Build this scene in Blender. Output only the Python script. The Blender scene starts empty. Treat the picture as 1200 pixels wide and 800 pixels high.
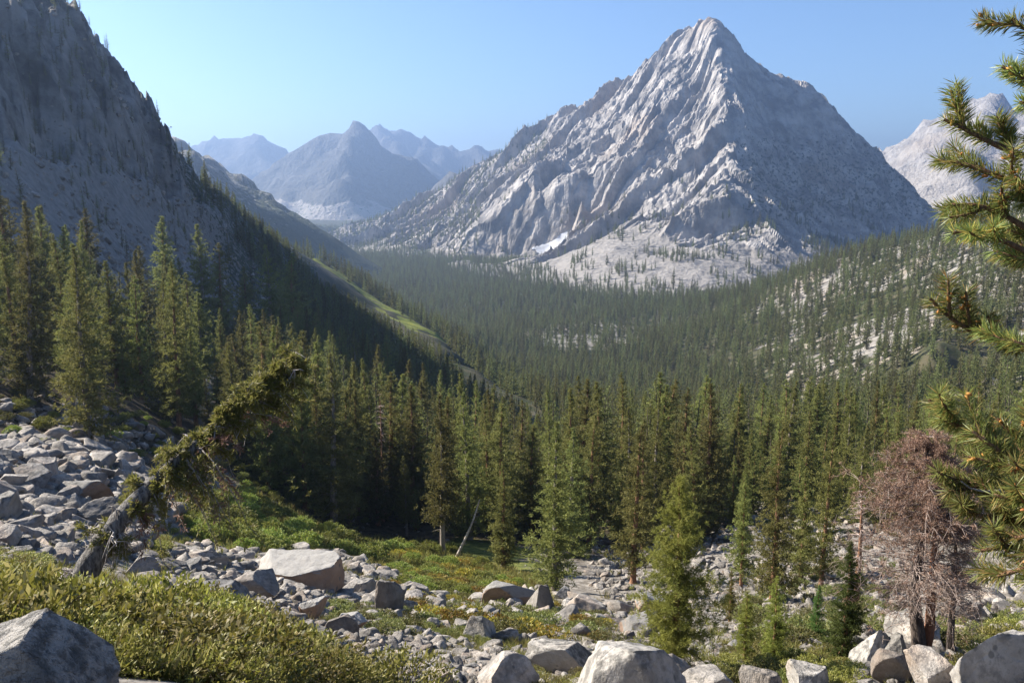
import bpy, math, random, time
import numpy as np
from math import radians, sin, cos, tan, pi
from mathutils import Vector, Matrix

C = bpy.context.scene
COL = C.collection
random.seed(7)
RNG = np.random.default_rng(11)

# ------------------------------------------------------------------ camera, sky, sun, exposure
PITCH = radians(9.83)
F = 1039.0                                    # focal length in pixels of a 1200 x 800 picture
cam_d = bpy.data.cameras.new('camera'); cam = bpy.data.objects.new('camera', cam_d); COL.objects.link(cam)
cam.location = (0, 0, 0); cam.rotation_euler = (pi/2 - PITCH, 0, 0)
cam_d.sensor_width = 36.0; cam_d.lens = 36.0*F/1200.0
cam_d.clip_start = 0.1; cam_d.clip_end = 60000
C.camera = cam

SUN_AZ, SUN_EL = radians(-70), radians(35)     # azimuth measured from +Y towards +X
sdir = Vector((sin(SUN_AZ)*cos(SUN_EL), cos(SUN_AZ)*cos(SUN_EL), sin(SUN_EL)))
world = bpy.data.worlds.new('World'); C.world = world; world.use_nodes = True
wt = world.node_tree; wt.nodes.clear()
sky = wt.nodes.new('ShaderNodeTexSky'); sky.sky_type = 'NISHITA'; sky.sun_disc = False
sky.sun_elevation = SUN_EL; sky.sun_rotation = SUN_AZ; sky.altitude = 1800
sky.air_density = 1.0; sky.dust_density = 1.5; sky.ozone_density = 5.0
bg = wt.nodes.new('ShaderNodeBackground'); bg.inputs['Strength'].default_value = 0.066
wo = wt.nodes.new('ShaderNodeOutputWorld')
wt.links.new(sky.outputs[0], bg.inputs[0]); wt.links.new(bg.outputs[0], wo.inputs[0])
sl = bpy.data.lights.new('sun', 'SUN'); sun = bpy.data.objects.new('sun', sl); COL.objects.link(sun)
sl.energy = 5.0; sl.angle = radians(0.53); sl.color = (1.0, 0.925, 0.81)
sun.rotation_euler = sdir.to_track_quat('Z', 'Y').to_euler()
sun.location = (0, 0, 50)
C.view_settings.view_transform = 'Standard'; C.view_settings.look = 'None'
C.view_settings.exposure = 1.56; C.view_settings.gamma = 1.0; C.view_settings.use_curve_mapping = False
C.render.engine = 'CYCLES'
C.cycles.max_bounces = 4; C.cycles.diffuse_bounces = 2; C.cycles.glossy_bounces = 1
C.cycles.transmission_bounces = 2; C.cycles.volume_bounces = 0; C.cycles.transparent_max_bounces = 4
C.cycles.caustics_reflective = False; C.cycles.caustics_refractive = False
C.cycles.use_denoising = True
HAZE_DENSITY = 0.000125

# ------------------------------------------------------------------ numbers: noise, interpolation, projection
def _hash(ix, iy, s):
    h = (ix.astype(np.int64)*374761393 + iy.astype(np.int64)*668265263 + s*1442695041) & 0xFFFFFFFF
    h = ((h ^ (h >> 13))*1274126177) & 0xFFFFFFFF
    h = ((h ^ (h >> 16))*2246822519) & 0xFFFFFFFF
    return (h ^ (h >> 15)) & 0xFFFFFFFF
def perlin(x, y, s=0):
    x = np.asarray(x, float); y = np.asarray(y, float)
    ix = np.floor(x); iy = np.floor(y); fx = x-ix; fy = y-iy
    u = fx*fx*fx*(fx*(fx*6-15)+10); v = fy*fy*fy*(fy*(fy*6-15)+10)
    def g(a, b):
        an = _hash(ix+a, iy+b, s)*(2*pi/4294967296.0)
        return np.cos(an)*(fx-a) + np.sin(an)*(fy-b)
    n0 = g(0, 0)*(1-u)+g(1, 0)*u; n1 = g(0, 1)*(1-u)+g(1, 1)*u
    return (n0*(1-v)+n1*v)*1.5
def fbm(x, y, o=4, s=0, gain=.5):
    t = 0; a = 1
    for k in range(o):
        t = t + a*perlin(x*2**k, y*2**k, s+k*17); a *= gain
    return t
def ridged(x, y, o=4, s=0, gain=.5):
    t = 0; a = 1; w = 1
    for k in range(o):
        n = 1-np.abs(perlin(x*2**k, y*2**k, s+k*23)); n = n*n*w
        w = np.clip(n*1.6, 0, 1); t = t + a*n; a *= gain
    return t
def saw(t, e=.14):
    """slabs that overlap like shingles: a slow rise and a sudden edge"""
    f = t-np.floor(t); return np.where(f < 1-e, f/(1-e), (1-f)/e)-.5
def crags(u, v, cell, seed, tilt=.4, step=.15):
    """broken rock: flat facets, each tilted its own way, that meet in sharp edges"""
    u = np.asarray(u, float)/cell; v = np.asarray(v, float)/cell; iu = np.floor(u); iv = np.floor(v)
    best = np.full(u.shape, 9.); out = np.zeros(u.shape)
    for a in (-1, 0, 1):
        for b in (-1, 0, 1):
            h = _hash(iu+a, iv+b, seed); h2 = _hash(iu+a, iv+b, seed+101)
            pu = iu+a+.1+.8*(h & 1023)/1023.; pv = iv+b+.1+.8*((h >> 10) & 1023)/1023.
            d = (u-pu)**2+(v-pv)**2; k = d < best
            val = ((u-pu)*((h2 & 1023)/511.5-1)+(v-pv)*(((h2 >> 10) & 1023)/511.5-1))*tilt + (((h >> 20) & 1023)/511.5-1)*step
            out = np.where(k, val, out); best = np.where(k, d, best)
    return out*cell
def sm(a, b, x):
    t = np.clip((x-a)/(b-a), 0, 1); return t*t*(3-2*t)
class RBF:
    def __init__(self, P, v, smooth=1e-4):
        P = np.asarray(P, float); v = np.asarray(v, float); n = len(P)
        A = np.zeros((n+3, n+3)); d = np.hypot(P[:, None, 0]-P[None, :, 0], P[:, None, 1]-P[None, :, 1])
        A[:n, :n] = d - smooth*np.eye(n)*d.mean()
        A[:n, n] = 1; A[:n, n+1:] = P; A[n, :n] = 1; A[n+1:, :n] = P.T
        self.c = np.linalg.solve(A, np.concatenate([v, np.zeros(3)])); self.P = P
    def __call__(self, x, y):
        x = np.asarray(x, float); sh = x.shape; x = x.ravel(); y = np.asarray(y, float).ravel()
        out = np.empty(len(x)); n = len(self.P)
        for i in range(0, len(x), 20000):
            a = x[i:i+20000]; b = y[i:i+20000]
            out[i:i+20000] = np.hypot(a[:, None]-self.P[None, :, 0], b[:, None]-self.P[None, :, 1]) @ self.c[:n] \
                + self.c[n] + self.c[n+1]*a + self.c[n+2]*b
        return out.reshape(sh)
def ray(px, py):
    """azimuth and rise per metre of a direction seen at (px, py) of the 1200 x 800 photograph"""
    u = (px-600)/F; v = (400-py)/F
    y = cos(PITCH)+sin(PITCH)*v; z = -sin(PITCH)+cos(PITCH)*v
    return math.atan2(u, y), z/math.hypot(u, y)
def pt(px, py, r):
    a, t = ray(px, py); return (r*sin(a), r*cos(a), r*t)
def az_of(px):
    return ray(px, 400)[0]
def dense(poly, n):
    """more points along a polyline of (px, py, r)"""
    out = []
    for (a, b) in zip(poly[:-1], poly[1:]):
        for k in range(n): 
            f = k/n; out.append(tuple(a[i]*(1-f)+b[i]*f for i in range(3)))
    return out+[poly[-1]]

# ------------------------------------------------------------------ the lie of the land
G = []   # (az, ln r, z/r)
def gp(*pts):
    for px, py, r in pts:
        a, t = ray(px, py); G.append((a, math.log(r), t))
def gz(az_deg, r, z): G.append((radians(az_deg), math.log(r), z/r))
for a in (-100, -60, -40, -20, 0, 20, 40, 70, 105):
    gz(a, 1.3, -1.66)
# bottom of the picture: a drop out of sight, then the boulder slope
for a in (-2, 8, 18, 30):
    gz(a, 3, -2.3); gz(a, 8, -5.7); gz(a, 14, -9.4)
gz(45, 3, -2.2); gz(45, 10, -6.5); gz(70, 5, -2.5); gz(70, 20, -8); gz(100, 10, -2); gz(100, 60, -8)
gp((600, 806, 22), (600, 765, 32), (600, 725, 50), (600, 692, 75), (600, 665, 95), (600, 640, 112),
   (480, 806, 20), (500, 775, 30), (520, 700, 65), (540, 660, 95), (520, 640, 110),
   (720, 806, 23), (720, 770, 32), (740, 720, 60), (760, 690, 85), (770, 660, 110),
   (850, 806, 24), (850, 775, 31), (880, 730, 50), (900, 690, 75), (900, 655, 105), (880, 630, 130),
   (1000, 806, 24), (1000, 775, 30), (1020, 735, 48), (1000, 700, 70), (1000, 650, 105), (980, 620, 135),
   (1130, 806, 24), (1130, 770, 31), (1150, 735, 48), (1150, 700, 68), (1120, 650, 105), (1120, 610, 140),
   (1250, 800, 24), (1250, 730, 46), (1250, 690, 68), (1250, 600, 130))
for px, f in ((560, 1.0), (700, 1.0), (850, 1.0), (1000, .97), (1150, .93), (1260, .88)):
    a = math.degrees(az_of(px))
    for r, z in ((170, -60), (250, -80), (400, -114), (600, -152)):
        gz(a, r, z*f)
for px in (560, 640, 720, 800):
    a = math.degrees(az_of(px)); gz(a, 850, -180); gz(a, 1150, -190); gz(a, 1600, -191); gz(a, 2300, -190)
for px in (380, 450, 520, 600):
    a = math.degrees(az_of(px)); gz(a, 1500, -191); gz(a, 2300, -190); gz(a, 3400, -190); gz(a, 6000, -190); gz(a, 11500, -150)
# knoll in the middle of the valley
gp((700, 392, 1120), (640, 385, 1150), (760, 400, 1080)); gz(math.degrees(az_of(690)), 1230, -189); gz(math.degrees(az_of(690)), 1020, -186)
# hillside rising to the right, its crest and the drop behind it
gp((870, 440, 780), (900, 395, 930), (800, 395, 1080), (950, 420, 760), (1000, 470, 560), (1000, 400, 780), (1050, 350, 850),
   (1100, 470, 480), (1100, 400, 620), (1150, 330, 800), (1200, 380, 600), (1200, 300, 820), (1260, 420, 480), (1260, 300, 760))
gp(*dense([(860, 350, 1330), (910, 331, 1250), (960, 313, 1150), (1020, 296, 1090), (1080, 283, 1050), (1140, 266, 1010), (1200, 247, 980), (1290, 215, 950)], 2))
for px, z in ((900, -185), (980, -175), (1080, -165), (1200, -140)):
    a = math.degrees(az_of(px)); gz(a, 1500, z); gz(a, 2300, z); gz(a, 4500, -150); gz(a, 11500, -120)
gz(45, 900, 60); gz(45, 2500, 100); gz(45, 300, -40); gz(70, 120, -20); gz(70, 500, 80); gz(70, 2500, 300); gz(105, 400, 120); gz(105, 3000, 350)
gz(45, 11500, 0); gz(105, 11500, 0)
# the near shoulder on the left with the low shrubs, and the break below it
gp((0, 815, 4.3), (-60, 780, 5.5), (100, 800, 5.2), (200, 800, 6.2), (300, 800, 7.6), (400, 805, 10.5),
   (0, 745, 8.2), (100, 735, 9.2), (200, 735, 10.2), (300, 755, 11), (400, 785, 13),
   (0, 700, 13.5), (90, 695, 15), (170, 698, 16), (260, 712, 16), (350, 752, 15), (430, 790, 16), (-60, 700, 13))
for a in (-35, -60): gz(a, 3, -2.0)
gp((0, 668, 26), (80, 668, 27), (200, 672, 38), (300, 693, 38), (400, 745, 29), (450, 775, 25),
   (300, 670, 52), (360, 676, 56), (440, 715, 47), (450, 690, 62), (400, 655, 82), (250, 620, 82), (180, 640, 58),
   (300, 600, 98), (450, 640, 100), (400, 615, 115), (480, 620, 122), (0, 640, 34), (30, 600, 45), (110, 600, 48), (30, 555, 64), (110, 552, 66),
   (160, 535, 84), (30, 522, 80), (210, 560, 86), (-60, 600, 40), (-60, 540, 66))
# hillside beyond the rubble on the left
gp((50, 480, 112), (150, 480, 122), (250, 500, 150), (330, 540, 150), (400, 560, 165), (470, 570, 185), (0, 420, 135), (100, 405, 175), (-70, 430, 120),
   (180, 430, 185), (250, 430, 225), (350, 455, 250), (430, 470, 290), (500, 490, 320))
gp((0, 345, 210), (100, 345, 255), (180, 362, 300), (250, 380, 335), (330, 388, 430), (400, 398, 500), (460, 415, 560), (-80, 350, 190))
# the shaded mountainside: slope, wall and crest
gp((0, 250, 262), (60, 240, 300), (130, 270, 345), (200, 300, 400), (270, 330, 480), (-80, 260, 230),
   (0, 190, 290), (80, 190, 340), (150, 215, 400), (200, 250, 455), (260, 290, 560), (-80, 190, 250))
gp(*dense([(-150, -60, 360), (-60, -42, 380), (20, -12, 402), (60, 6, 420), (100, 31, 440), (132, 62, 458), (160, 97, 480), (190, 131, 505),
           (215, 166, 535), (235, 200, 575), (262, 228, 640), (300, 260, 740), (345, 298, 880), (375, 316, 980), (430, 350, 840), (470, 371, 760), (512, 392, 680), (562, 440, 540), (640, 490, 430)], 2))
gp(*dense([(345, 293, 930), (375, 309, 1046), (430, 342, 898), (470, 363, 812), (512, 385, 728), (562, 436, 570)], 3))
gp((300, 305, 600), (345, 335, 640), (376, 345, 720), (376, 368, 580), (430, 378, 660), (430, 395, 560), (470, 396, 620), (512, 412, 590))
gp((0, 60, 360), (100, 90, 415), (180, 165, 470), (-80, 20, 330))
for px, r, z in ((0, 560, 110), (100, 600, 40), (200, 700, -60), (240, 800, -110), (300, 960, -150), (375, 1260, -180), (440, 1120, -185),
                 (512, 900, -183), (562, 700, -172), (640, 560, -150)):
    gz(math.degrees(az_of(px)), r, z)
for a, r, z in ((-40, 380, 66), (-40, 200, -8), (-40, 90, -22), (-40, 700, 40), (-55, 400, 40), (-55, 200, 10), (-55, 90, -14), (-75, 300, 35), (-75, 90, -8), (-105, 200, 60), (-105, 40, 0),
                (-35, 1500, -60), (-60, 1500, 0), (-105, 1500, 50), (-30, 3000, -120), (-60, 4000, 0), (-105, 11500, 0), (-40, 11500, 0),
                (-22, 1500, -150), (-22, 3000, -170), (-22, 6000, -170)):
    gz(a, r, z)
_G = np.array(G)
_GR = RBF(_G[:, :2], _G[:, 2], 2e-5)
# tabulated once, then looked up
TA = np.concatenate([np.linspace(radians(-112), radians(-37), 150)[:-1], np.linspace(radians(-37), radians(37), 620), np.linspace(radians(37), radians(112), 130)[1:]])
TL = np.concatenate([np.linspace(math.log(1.0), math.log(4), 40)[:-1], np.linspace(math.log(4), math.log(1500), 560)[:-1], np.linspace(math.log(1500), math.log(11800), 90)])
TT = _GR(*np.meshgrid(TA, TL, indexing='ij'))
def GR(a, l):
    a = np.asarray(a, float); l = np.asarray(l, float)
    fa = np.interp(a, TA, np.arange(len(TA))); fl = np.interp(l, TL, np.arange(len(TL)))
    i = np.minimum(fa.astype(int), len(TA)-2); j = np.minimum(fl.astype(int), len(TL)-2); u = fa-i; v = fl-j
    return (TT[i, j]*(1-v)+TT[i, j+1]*v)*(1-u)+(TT[i+1, j]*(1-v)+TT[i+1, j+1]*v)*u

def rough(x, y, r):
    """roughness of the ground, in metres; short waves fade out with distance"""
    z = np.zeros_like(x)
    for lam, amp, s in ((1.3, .05, 1), (4.5, .22, 2), (16, .5, 3), (55, 1.5, 4), (180, 5.0, 5)):
        w = sm(lam*260, lam*110, r)*sm(lam*.35, lam*2.2, r)
        if np.any(w > 0): z = z + amp*w*perlin(x/lam, y/lam, s)
    return z
def left_wall(x, y):
    """0..1: where the rock wall of the shaded mountainside stands"""
    r = np.hypot(x, y); a = np.arctan2(x, y)
    t = GR(a, np.log(np.maximum(r, 1)))
    edge = np.interp(a, [az_of(-150), az_of(0), az_of(100), az_of(160), az_of(235), az_of(300)], [.02, .055, .035, .02, .0, -.02])
    return sm(edge-.02, edge+.03, t)*sm(200, 260, r)*sm(900, 700, r)*sm(az_of(330), az_of(230), a)
def ground_z(x, y, full=True):
    x = np.asarray(x, float); y = np.asarray(y, float)
    r = np.maximum(np.hypot(x, y), 1.0); a = np.arctan2(x, y)
    z = r*GR(a, np.log(r)) + rough(x, y, r)
    m = left_wall(x, y)
    if np.any(m > .01):
        # ribs and gullies that run down the wall
        u = (x*.75-y*.66); v = (x*.66+y*.75)
        z = z - 9*m + m*(12*(ridged(v/46+.3*perlin(u/60, v/60, 9), u/120, 4, 31)-1.0) + 7*saw(v/31+.5*fbm(u/50, v/70, 3, 8)) + 3.5*fbm(x/13, y/13, 4, 77) + crags(v/.6+6*perlin(u/25, v/25, 5), u*.5, 22, 61, .5, .2) + crags(v+3*perlin(u/9, v/9, 6), u*.6, 9, 62, .5, .2))
    return z
def ground_at(px, py, r0=2.0, r1=3000):
    """the first place where the line of sight through (px, py) meets the ground"""
    a, t = ray(px, py); rr = np.exp(np.linspace(math.log(r0), math.log(r1), 900))
    x = rr*sin(a); y = rr*cos(a); d = rr*t-ground_z(x, y)
    k = np.where(d <= 0)[0]
    i = k[0] if len(k) else len(rr)-1
    return float(x[i]), float(y[i]), float(ground_z(x[i:i+1], y[i:i+1])[0])

# ------------------------------------------------------------------ mesh and material helpers
def mesh_np(name, V, Fc, attrs=None, smooth=True, uv=None):
    V = np.asarray(V, np.float32); Fc = np.asarray(Fc, np.int32); k = Fc.shape[1]
    me = bpy.data.meshes.new(name)
    me.vertices.add(len(V)); me.vertices.foreach_set('co', V.ravel())
    me.loops.add(Fc.size); me.loops.foreach_set('vertex_index', Fc.ravel())
    me.polygons.add(len(Fc)); me.polygons.foreach_set('loop_start', np.arange(0, Fc.size, k, dtype=np.int32))
    me.polygons.foreach_set('use_smooth', np.full(len(Fc), smooth))
    for an, av in (attrs or {}).items():
        at = me.attributes.new(an, 'FLOAT', 'POINT'); at.data.foreach_set('value', np.asarray(av, np.float32).ravel())
    me.update(calc_edges=True)
    return me
def link(name, me, mat=None, parent=None, **props):
    o = bpy.data.objects.new(name, me); COL.objects.link(o)
    if mat is not None and me is not None and len(me.materials) == 0: me.materials.append(mat)
    if parent: o.parent = parent
    for k, v in props.items():
        if v is not None: o[k] = v
    return o
def grid_faces(n, m):
    i = np.arange(n*m).reshape(n, m)
    return np.stack([i[:-1, :-1], i[1:, :-1], i[1:, 1:], i[:-1, 1:]], -1).reshape(-1, 4)
class Mat:
    """small helper for node materials"""
    def __init__(self, name):
        self.m = bpy.data.materials.new(name); self.m.use_nodes = True; self.t = self.m.node_tree; self.t.nodes.clear()
        self.out = self.n('OutputMaterial')
    def n(self, kind, **kw):
        nd = self.t.nodes.new('ShaderNode'+kind)
        for k, v in kw.items(): setattr(nd, k, v)
        return nd
    def l(self, a, b): self.t.links.new(a, b)
    def put(self, sock, v):
        if hasattr(v, 'links') or isinstance(v, bpy.types.NodeSocket): self.l(v, sock)
        elif isinstance(v, (tuple, list)) and len(v) == 3 and sock.type == 'RGBA': sock.default_value = (*v, 1)
        else: sock.default_value = v
    def pos(self): return self.n('NewGeometry').outputs['Position']
    def objco(self): return self.n('TexCoord').outputs['Object']
    def attr(self, a): return self.n('Attribute', attribute_name=a).outputs['Fac']
    def rand(self): return self.n('ObjectInfo').outputs['Random']
    def noise(self, vec, scale, detail=4, rough=.55, dist=0):
        n = self.n('TexNoise'); self.l(vec, n.inputs['Vector']); n.inputs['Scale'].default_value = scale
        n.inputs['Detail'].default_value = detail; n.inputs['Roughness'].default_value = rough; n.inputs['Distortion'].default_value = dist
        return n.outputs['Fac']
    def voro(self, vec, scale, feature='F1', out='Distance'):
        n = self.n('TexVoronoi', feature=feature); self.l(vec, n.inputs['Vector']); n.inputs['Scale'].default_value = scale
        return n.outputs[out]
    def mapping(self, vec, scale=(1, 1, 1), rot=(0, 0, 0)):
        n = self.n('Mapping'); self.l(vec, n.inputs['Vector']); n.inputs['Scale'].default_value = scale; n.inputs['Rotation'].default_value = rot
        return n.outputs[0]
    def math(self, op, a, b=0.0, clamp=False):
        n = self.n('Math', operation=op, use_clamp=clamp); self.put(n.inputs[0], a); self.put(n.inputs[1], b); return n.outputs[0]
    def ramp(self, fac, lo, hi, a=0.0, b=1.0):
        n = self.n('MapRange', interpolation_type='SMOOTHSTEP'); self.l(fac, n.inputs['Value'])
        for k, v in zip(('From Min', 'From Max', 'To Min', 'To Max'), (lo, hi, a, b)): n.inputs[k].default_value = v
        return n.outputs[0]
    def mix(self, fac, a, b, mode='MIX'):
        n = self.n('Mix', data_type='RGBA', blend_type=mode); self.put(n.inputs['Factor'], fac); self.put(n.inputs[6], a); self.put(n.inputs[7], b)
        return n.outputs[2]
    def bump(self, h, strength=.5, dist=.1, normal=None):
        n = self.n('Bump'); self.l(h, n.inputs['Height']); n.inputs['Strength'].default_value = strength; n.inputs['Distance'].default_value = dist
        if normal is not None: self.l(normal, n.inputs['Normal'])
        return n.outputs[0]
    def finish(self, col, rough=.9, normal=None, spec=.2, trans=0.0, tcol=None):
        p = self.n('BsdfPrincipled'); self.put(p.inputs['Base Color'], col); self.put(p.inputs['Roughness'], rough)
        p.inputs['Specular IOR Level'].default_value = spec
        if normal is not None: self.l(normal, p.inputs['Normal'])
        sh = p.outputs[0]
        if trans > 0:
            tr = self.n('BsdfTranslucent'); self.put(tr.inputs['Color'], tcol if tcol is not None else col)
            mx = self.n('MixShader'); mx.inputs[0].default_value = trans
            self.l(sh, mx.inputs[1]); self.l(tr.outputs[0], mx.inputs[2]); sh = mx.outputs[0]
        self.l(sh, self.out.inputs['Surface'])
        return self.m
# ------------------------------------------------------------------ materials of the land
def mat_ground():
    m = Mat('ground_soil_granite'); p = m.pos()
    n1 = m.noise(p, .9, 6, .65); n2 = m.noise(p, .07, 5, .6); n3 = m.noise(p, 6, 4, .6); n4 = m.noise(p, .012, 4, .6)
    grit = m.mix(m.ramp(n1, .35, .68), (.11, .095, .075), (.30, .275, .245))
    grit = m.mix(m.ramp(n3, .35, .7, 0, .45), grit, (.12, .105, .09))
    duff = m.mix(m.ramp(n1, .3, .7), (.035, .028, .018), (.085, .068, .045))
    grass = m.mix(m.ramp(n1, .3, .7), (.045, .062, .014), (.15, .16, .045))
    grass = m.mix(m.ramp(n2, .5, .68, 0, .75), grass, (.22, .14, .04))
    slab = m.mix(m.ramp(n2, .3, .7), (.14, .128, .112), (.27, .252, .228))
    slab = m.mix(m.ramp(n4, .48, .62, 0, .22), slab, (.34, .235, .15))
    dirt = m.mix(m.ramp(n2, .35, .65), (.035, .043, .018), (.085, .075, .045))
    col = m.mix(m.attr('forest'), grit, dirt)
    col = m.mix(m.ramp(m.math('ADD', m.attr('duff'), m.math('MULTIPLY', m.math('SUBTRACT', n1, .5), .5)), .4, .6), col, duff)
    col = m.mix(m.ramp(m.math('ADD', m.attr('slab'), m.math('MULTIPLY', m.math('SUBTRACT', n2, .5), 1.6)), .42, .58), col, slab)
    col = m.mix(m.ramp(m.math('ADD', m.attr('grass'), m.math('MULTIPLY', m.math('SUBTRACT', n1, .5), .8)), .4, .6), col, grass)
    mead = m.mix(m.ramp(n2, .3, .7), (.085, .115, .022), (.22, .225, .045))
    col = m.mix(m.ramp(m.math('ADD', m.attr('meadow'), m.math('MULTIPLY', m.math('SUBTRACT', n2, .5), .6)), .4, .6), col, mead)
    b = m.bump(n1, .7, .25); b = m.bump(n3, .5, .04, b); b = m.bump(n2, .4, 2.5, b)
    return m.finish(col, .95, b, .1)
def mat_cliff(name, base=(.33, .315, .30), dark=(.17, .16, .155), warm=(.36, .27, .2), veg=(.045, .055, .03), sc=1.0, bumpd=3.0, tals=((.25, .23, .21), (.36, .335, .31)), streak=.55):
    m = Mat(name); p = m.pos()
    n1 = m.noise(p, .02*sc, 7, .62); n2 = m.noise(p, .0045*sc, 5, .55); n3 = m.noise(p, .11*sc, 5, .65)
    st = m.noise(m.mapping(p, (.035*sc, .035*sc, .006*sc)), 1, 5, .6)
    col = m.mix(m.ramp(n1, .32, .68), dark, base)
    col = m.mix(m.ramp(st, .5, .72, 0, streak), col, (dark[0]*.8, dark[1]*.8, dark[2]*.85))
    col = m.mix(m.ramp(n2, .5, .7, 0, .5), col, warm)
    tal = m.mix(m.ramp(n3, .3, .7), *tals)
    col = m.mix(m.ramp(m.math('ADD', m.attr('talus'), m.math('MULTIPLY', m.math('SUBTRACT', n1, .5), .7)), .4, .6), col, tal)
    col = m.mix(m.ramp(m.math('ADD', m.attr('veg'), m.math('MULTIPLY', m.math('SUBTRACT', n3, .5), 1.3)), .52, .66), col, veg)
    mead = m.mix(m.ramp(n3, .3, .7), (.085, .115, .022), (.22, .225, .045)); col = m.mix(m.ramp(m.math('ADD', m.attr('meadow'), m.math('MULTIPLY', m.math('SUBTRACT', n3, .5), .6)), .4, .6), col, mead)
    vd = m.n('VectorMath', operation='ADD'); wn = m.n('TexNoise'); m.l(p, wn.inputs['Vector']); wn.inputs['Scale'].default_value = .03*sc; wn.inputs['Detail'].default_value = 3
    wv = m.n('VectorMath', operation='SCALE'); m.l(wn.outputs['Color'], wv.inputs[0]); wv.inputs['Scale'].default_value = 26/sc; m.l(p, vd.inputs[0]); m.l(wv.outputs[0], vd.inputs[1])
    f1 = m.voro(m.mapping(vd.outputs[0], (1, 1, .45), (.25, .35, .6)), .035*sc); f2 = m.voro(m.mapping(vd.outputs[0], (1, 1, .5), (.5, .1, .3)), .1*sc)
    b = m.bump(f1, .5, bumpd*1.6/sc); b = m.bump(f2, .6, bumpd*.9/sc, b)
    b = m.bump(n1, .8, bumpd*1.8/sc, b); b = m.bump(n3, .7, bumpd/sc, b)
    return m.finish(col, .92, b, .15)

# ------------------------------------------------------------------ ground, one sheet out to the horizon
def meadow_mask(x, y):
    """grassy strips on the lower spur, as world polylines with a half width"""
    m = np.zeros_like(x)
    for poly, w in ((MEAD1, 26), (MEAD2, 40)):
        for (a, b) in zip(poly[:-1], poly[1:]):
            ab = (b[0]-a[0], b[1]-a[1]); L2 = ab[0]**2+ab[1]**2
            f = np.clip(((x-a[0])*ab[0]+(y-a[1])*ab[1])/L2, 0, 1)
            d = np.hypot(x-a[0]-f*ab[0], y-a[1]-f*ab[1])
            m = np.maximum(m, sm(w*1.3, w*.7, d))
    return m
MEAD1 = [pt(376, 314, 1015)[:2], pt(430, 347, 868)[:2], pt(470, 368, 784)[:2], pt(515, 392, 700)[:2]]
MEAD2 = [pt(325, 270, 2300)[:2], pt(352, 284, 2150)[:2]]
def grass_mask(x, y):
    r = np.hypot(x, y); a = np.arctan2(x, y)
    px = 600+F*np.tan(a)
    w = sm(300, 230, r)
    band = sm(200, 300, px)*sm(720, 600, px)*sm(48, 66, r)*sm(128, 108, r)*.75
    low = sm(60, 40, r)*.25
    n = fbm(x/14, y/14, 3, 41)*.9 + fbm(x/4, y/4, 2, 43)*.4
    return np.clip(w*(band+low+n*.42), 0, 1)
def build_ground():
    t0 = time.time()
    aa = np.concatenate([np.linspace(radians(-110), radians(-36), 110)[:-1], np.linspace(radians(-36), radians(36), 820), np.linspace(radians(36), radians(110), 100)[1:]])
    lr = np.concatenate([np.linspace(math.log(1.2), math.log(4), 30)[:-1], np.linspace(math.log(4), math.log(1500), 620)[:-1], np.linspace(math.log(1500), math.log(11500), 120)])
    A, L = np.meshgrid(aa, lr, indexing='ij'); r = np.exp(L); x = r*np.sin(A); y = r*np.cos(A)
    z = ground_z(x, y)
    px = 600+F*np.tan(np.clip(A, -1.4, 1.4))
    wall = left_wall(x, y)
    lf = sm(az_of(300), az_of(200), A); duff = np.maximum(sm(105, 125, r)*(1-lf), sm(70, 92, r)*lf*.62)*sm(460, 380, r)*(1-sm(200, 240, r)*lf)
    hill = sm(az_of(820), az_of(960), A)*sm(420, 520, r)*sm(2500, 1500, r)
    forest = sm(380, 460, r)
    slab = hill*(.50+.5*fbm(x/120, y/120, 3, 51)) + sm(115, 70, np.hypot(x-pt(690, 390, 1130)[0], (y-pt(690, 390, 1130)[1])*.7))*.6
    slab = np.clip(slab, 0, 1)*sm(300, 500, r)
    mead = meadow_mask(x, y)*(.72+1.0*fbm(x/24, y/24, 4, 61))
    # scree of the shaded slope
    scree = sm(200, 260, r)*sm(az_of(420), az_of(330), A)*sm(1000, 800, r)
    forest = forest*(1-scree)
    V = np.stack([x, y, z], -1).reshape(-1, 3); Fc = grid_faces(*A.shape)
    sel = (scree.ravel() > .5)[Fc].all(1)
    att = dict(duff=duff.ravel(), slab=slab.ravel(), grass=grass_mask(x, y).ravel(), forest=forest.ravel(), meadow=mead.ravel())
    link('ground', mesh_np('ground', V, Fc[~sel], att), mat_ground(), kind='structure')
    # the shaded mountainside, the same sheet continued in rock
    ids = np.unique(Fc[sel]); mp = np.full(len(V), -1); mp[ids] = np.arange(len(ids))
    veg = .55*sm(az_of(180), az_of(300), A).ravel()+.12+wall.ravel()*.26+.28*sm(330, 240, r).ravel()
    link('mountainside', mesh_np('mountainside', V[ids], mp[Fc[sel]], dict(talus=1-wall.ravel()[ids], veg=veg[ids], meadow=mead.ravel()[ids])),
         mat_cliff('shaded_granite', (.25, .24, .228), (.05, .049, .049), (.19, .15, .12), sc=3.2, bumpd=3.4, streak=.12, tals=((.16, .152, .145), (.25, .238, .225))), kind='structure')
    print('ground', time.time()-t0)
build_ground()

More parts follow.
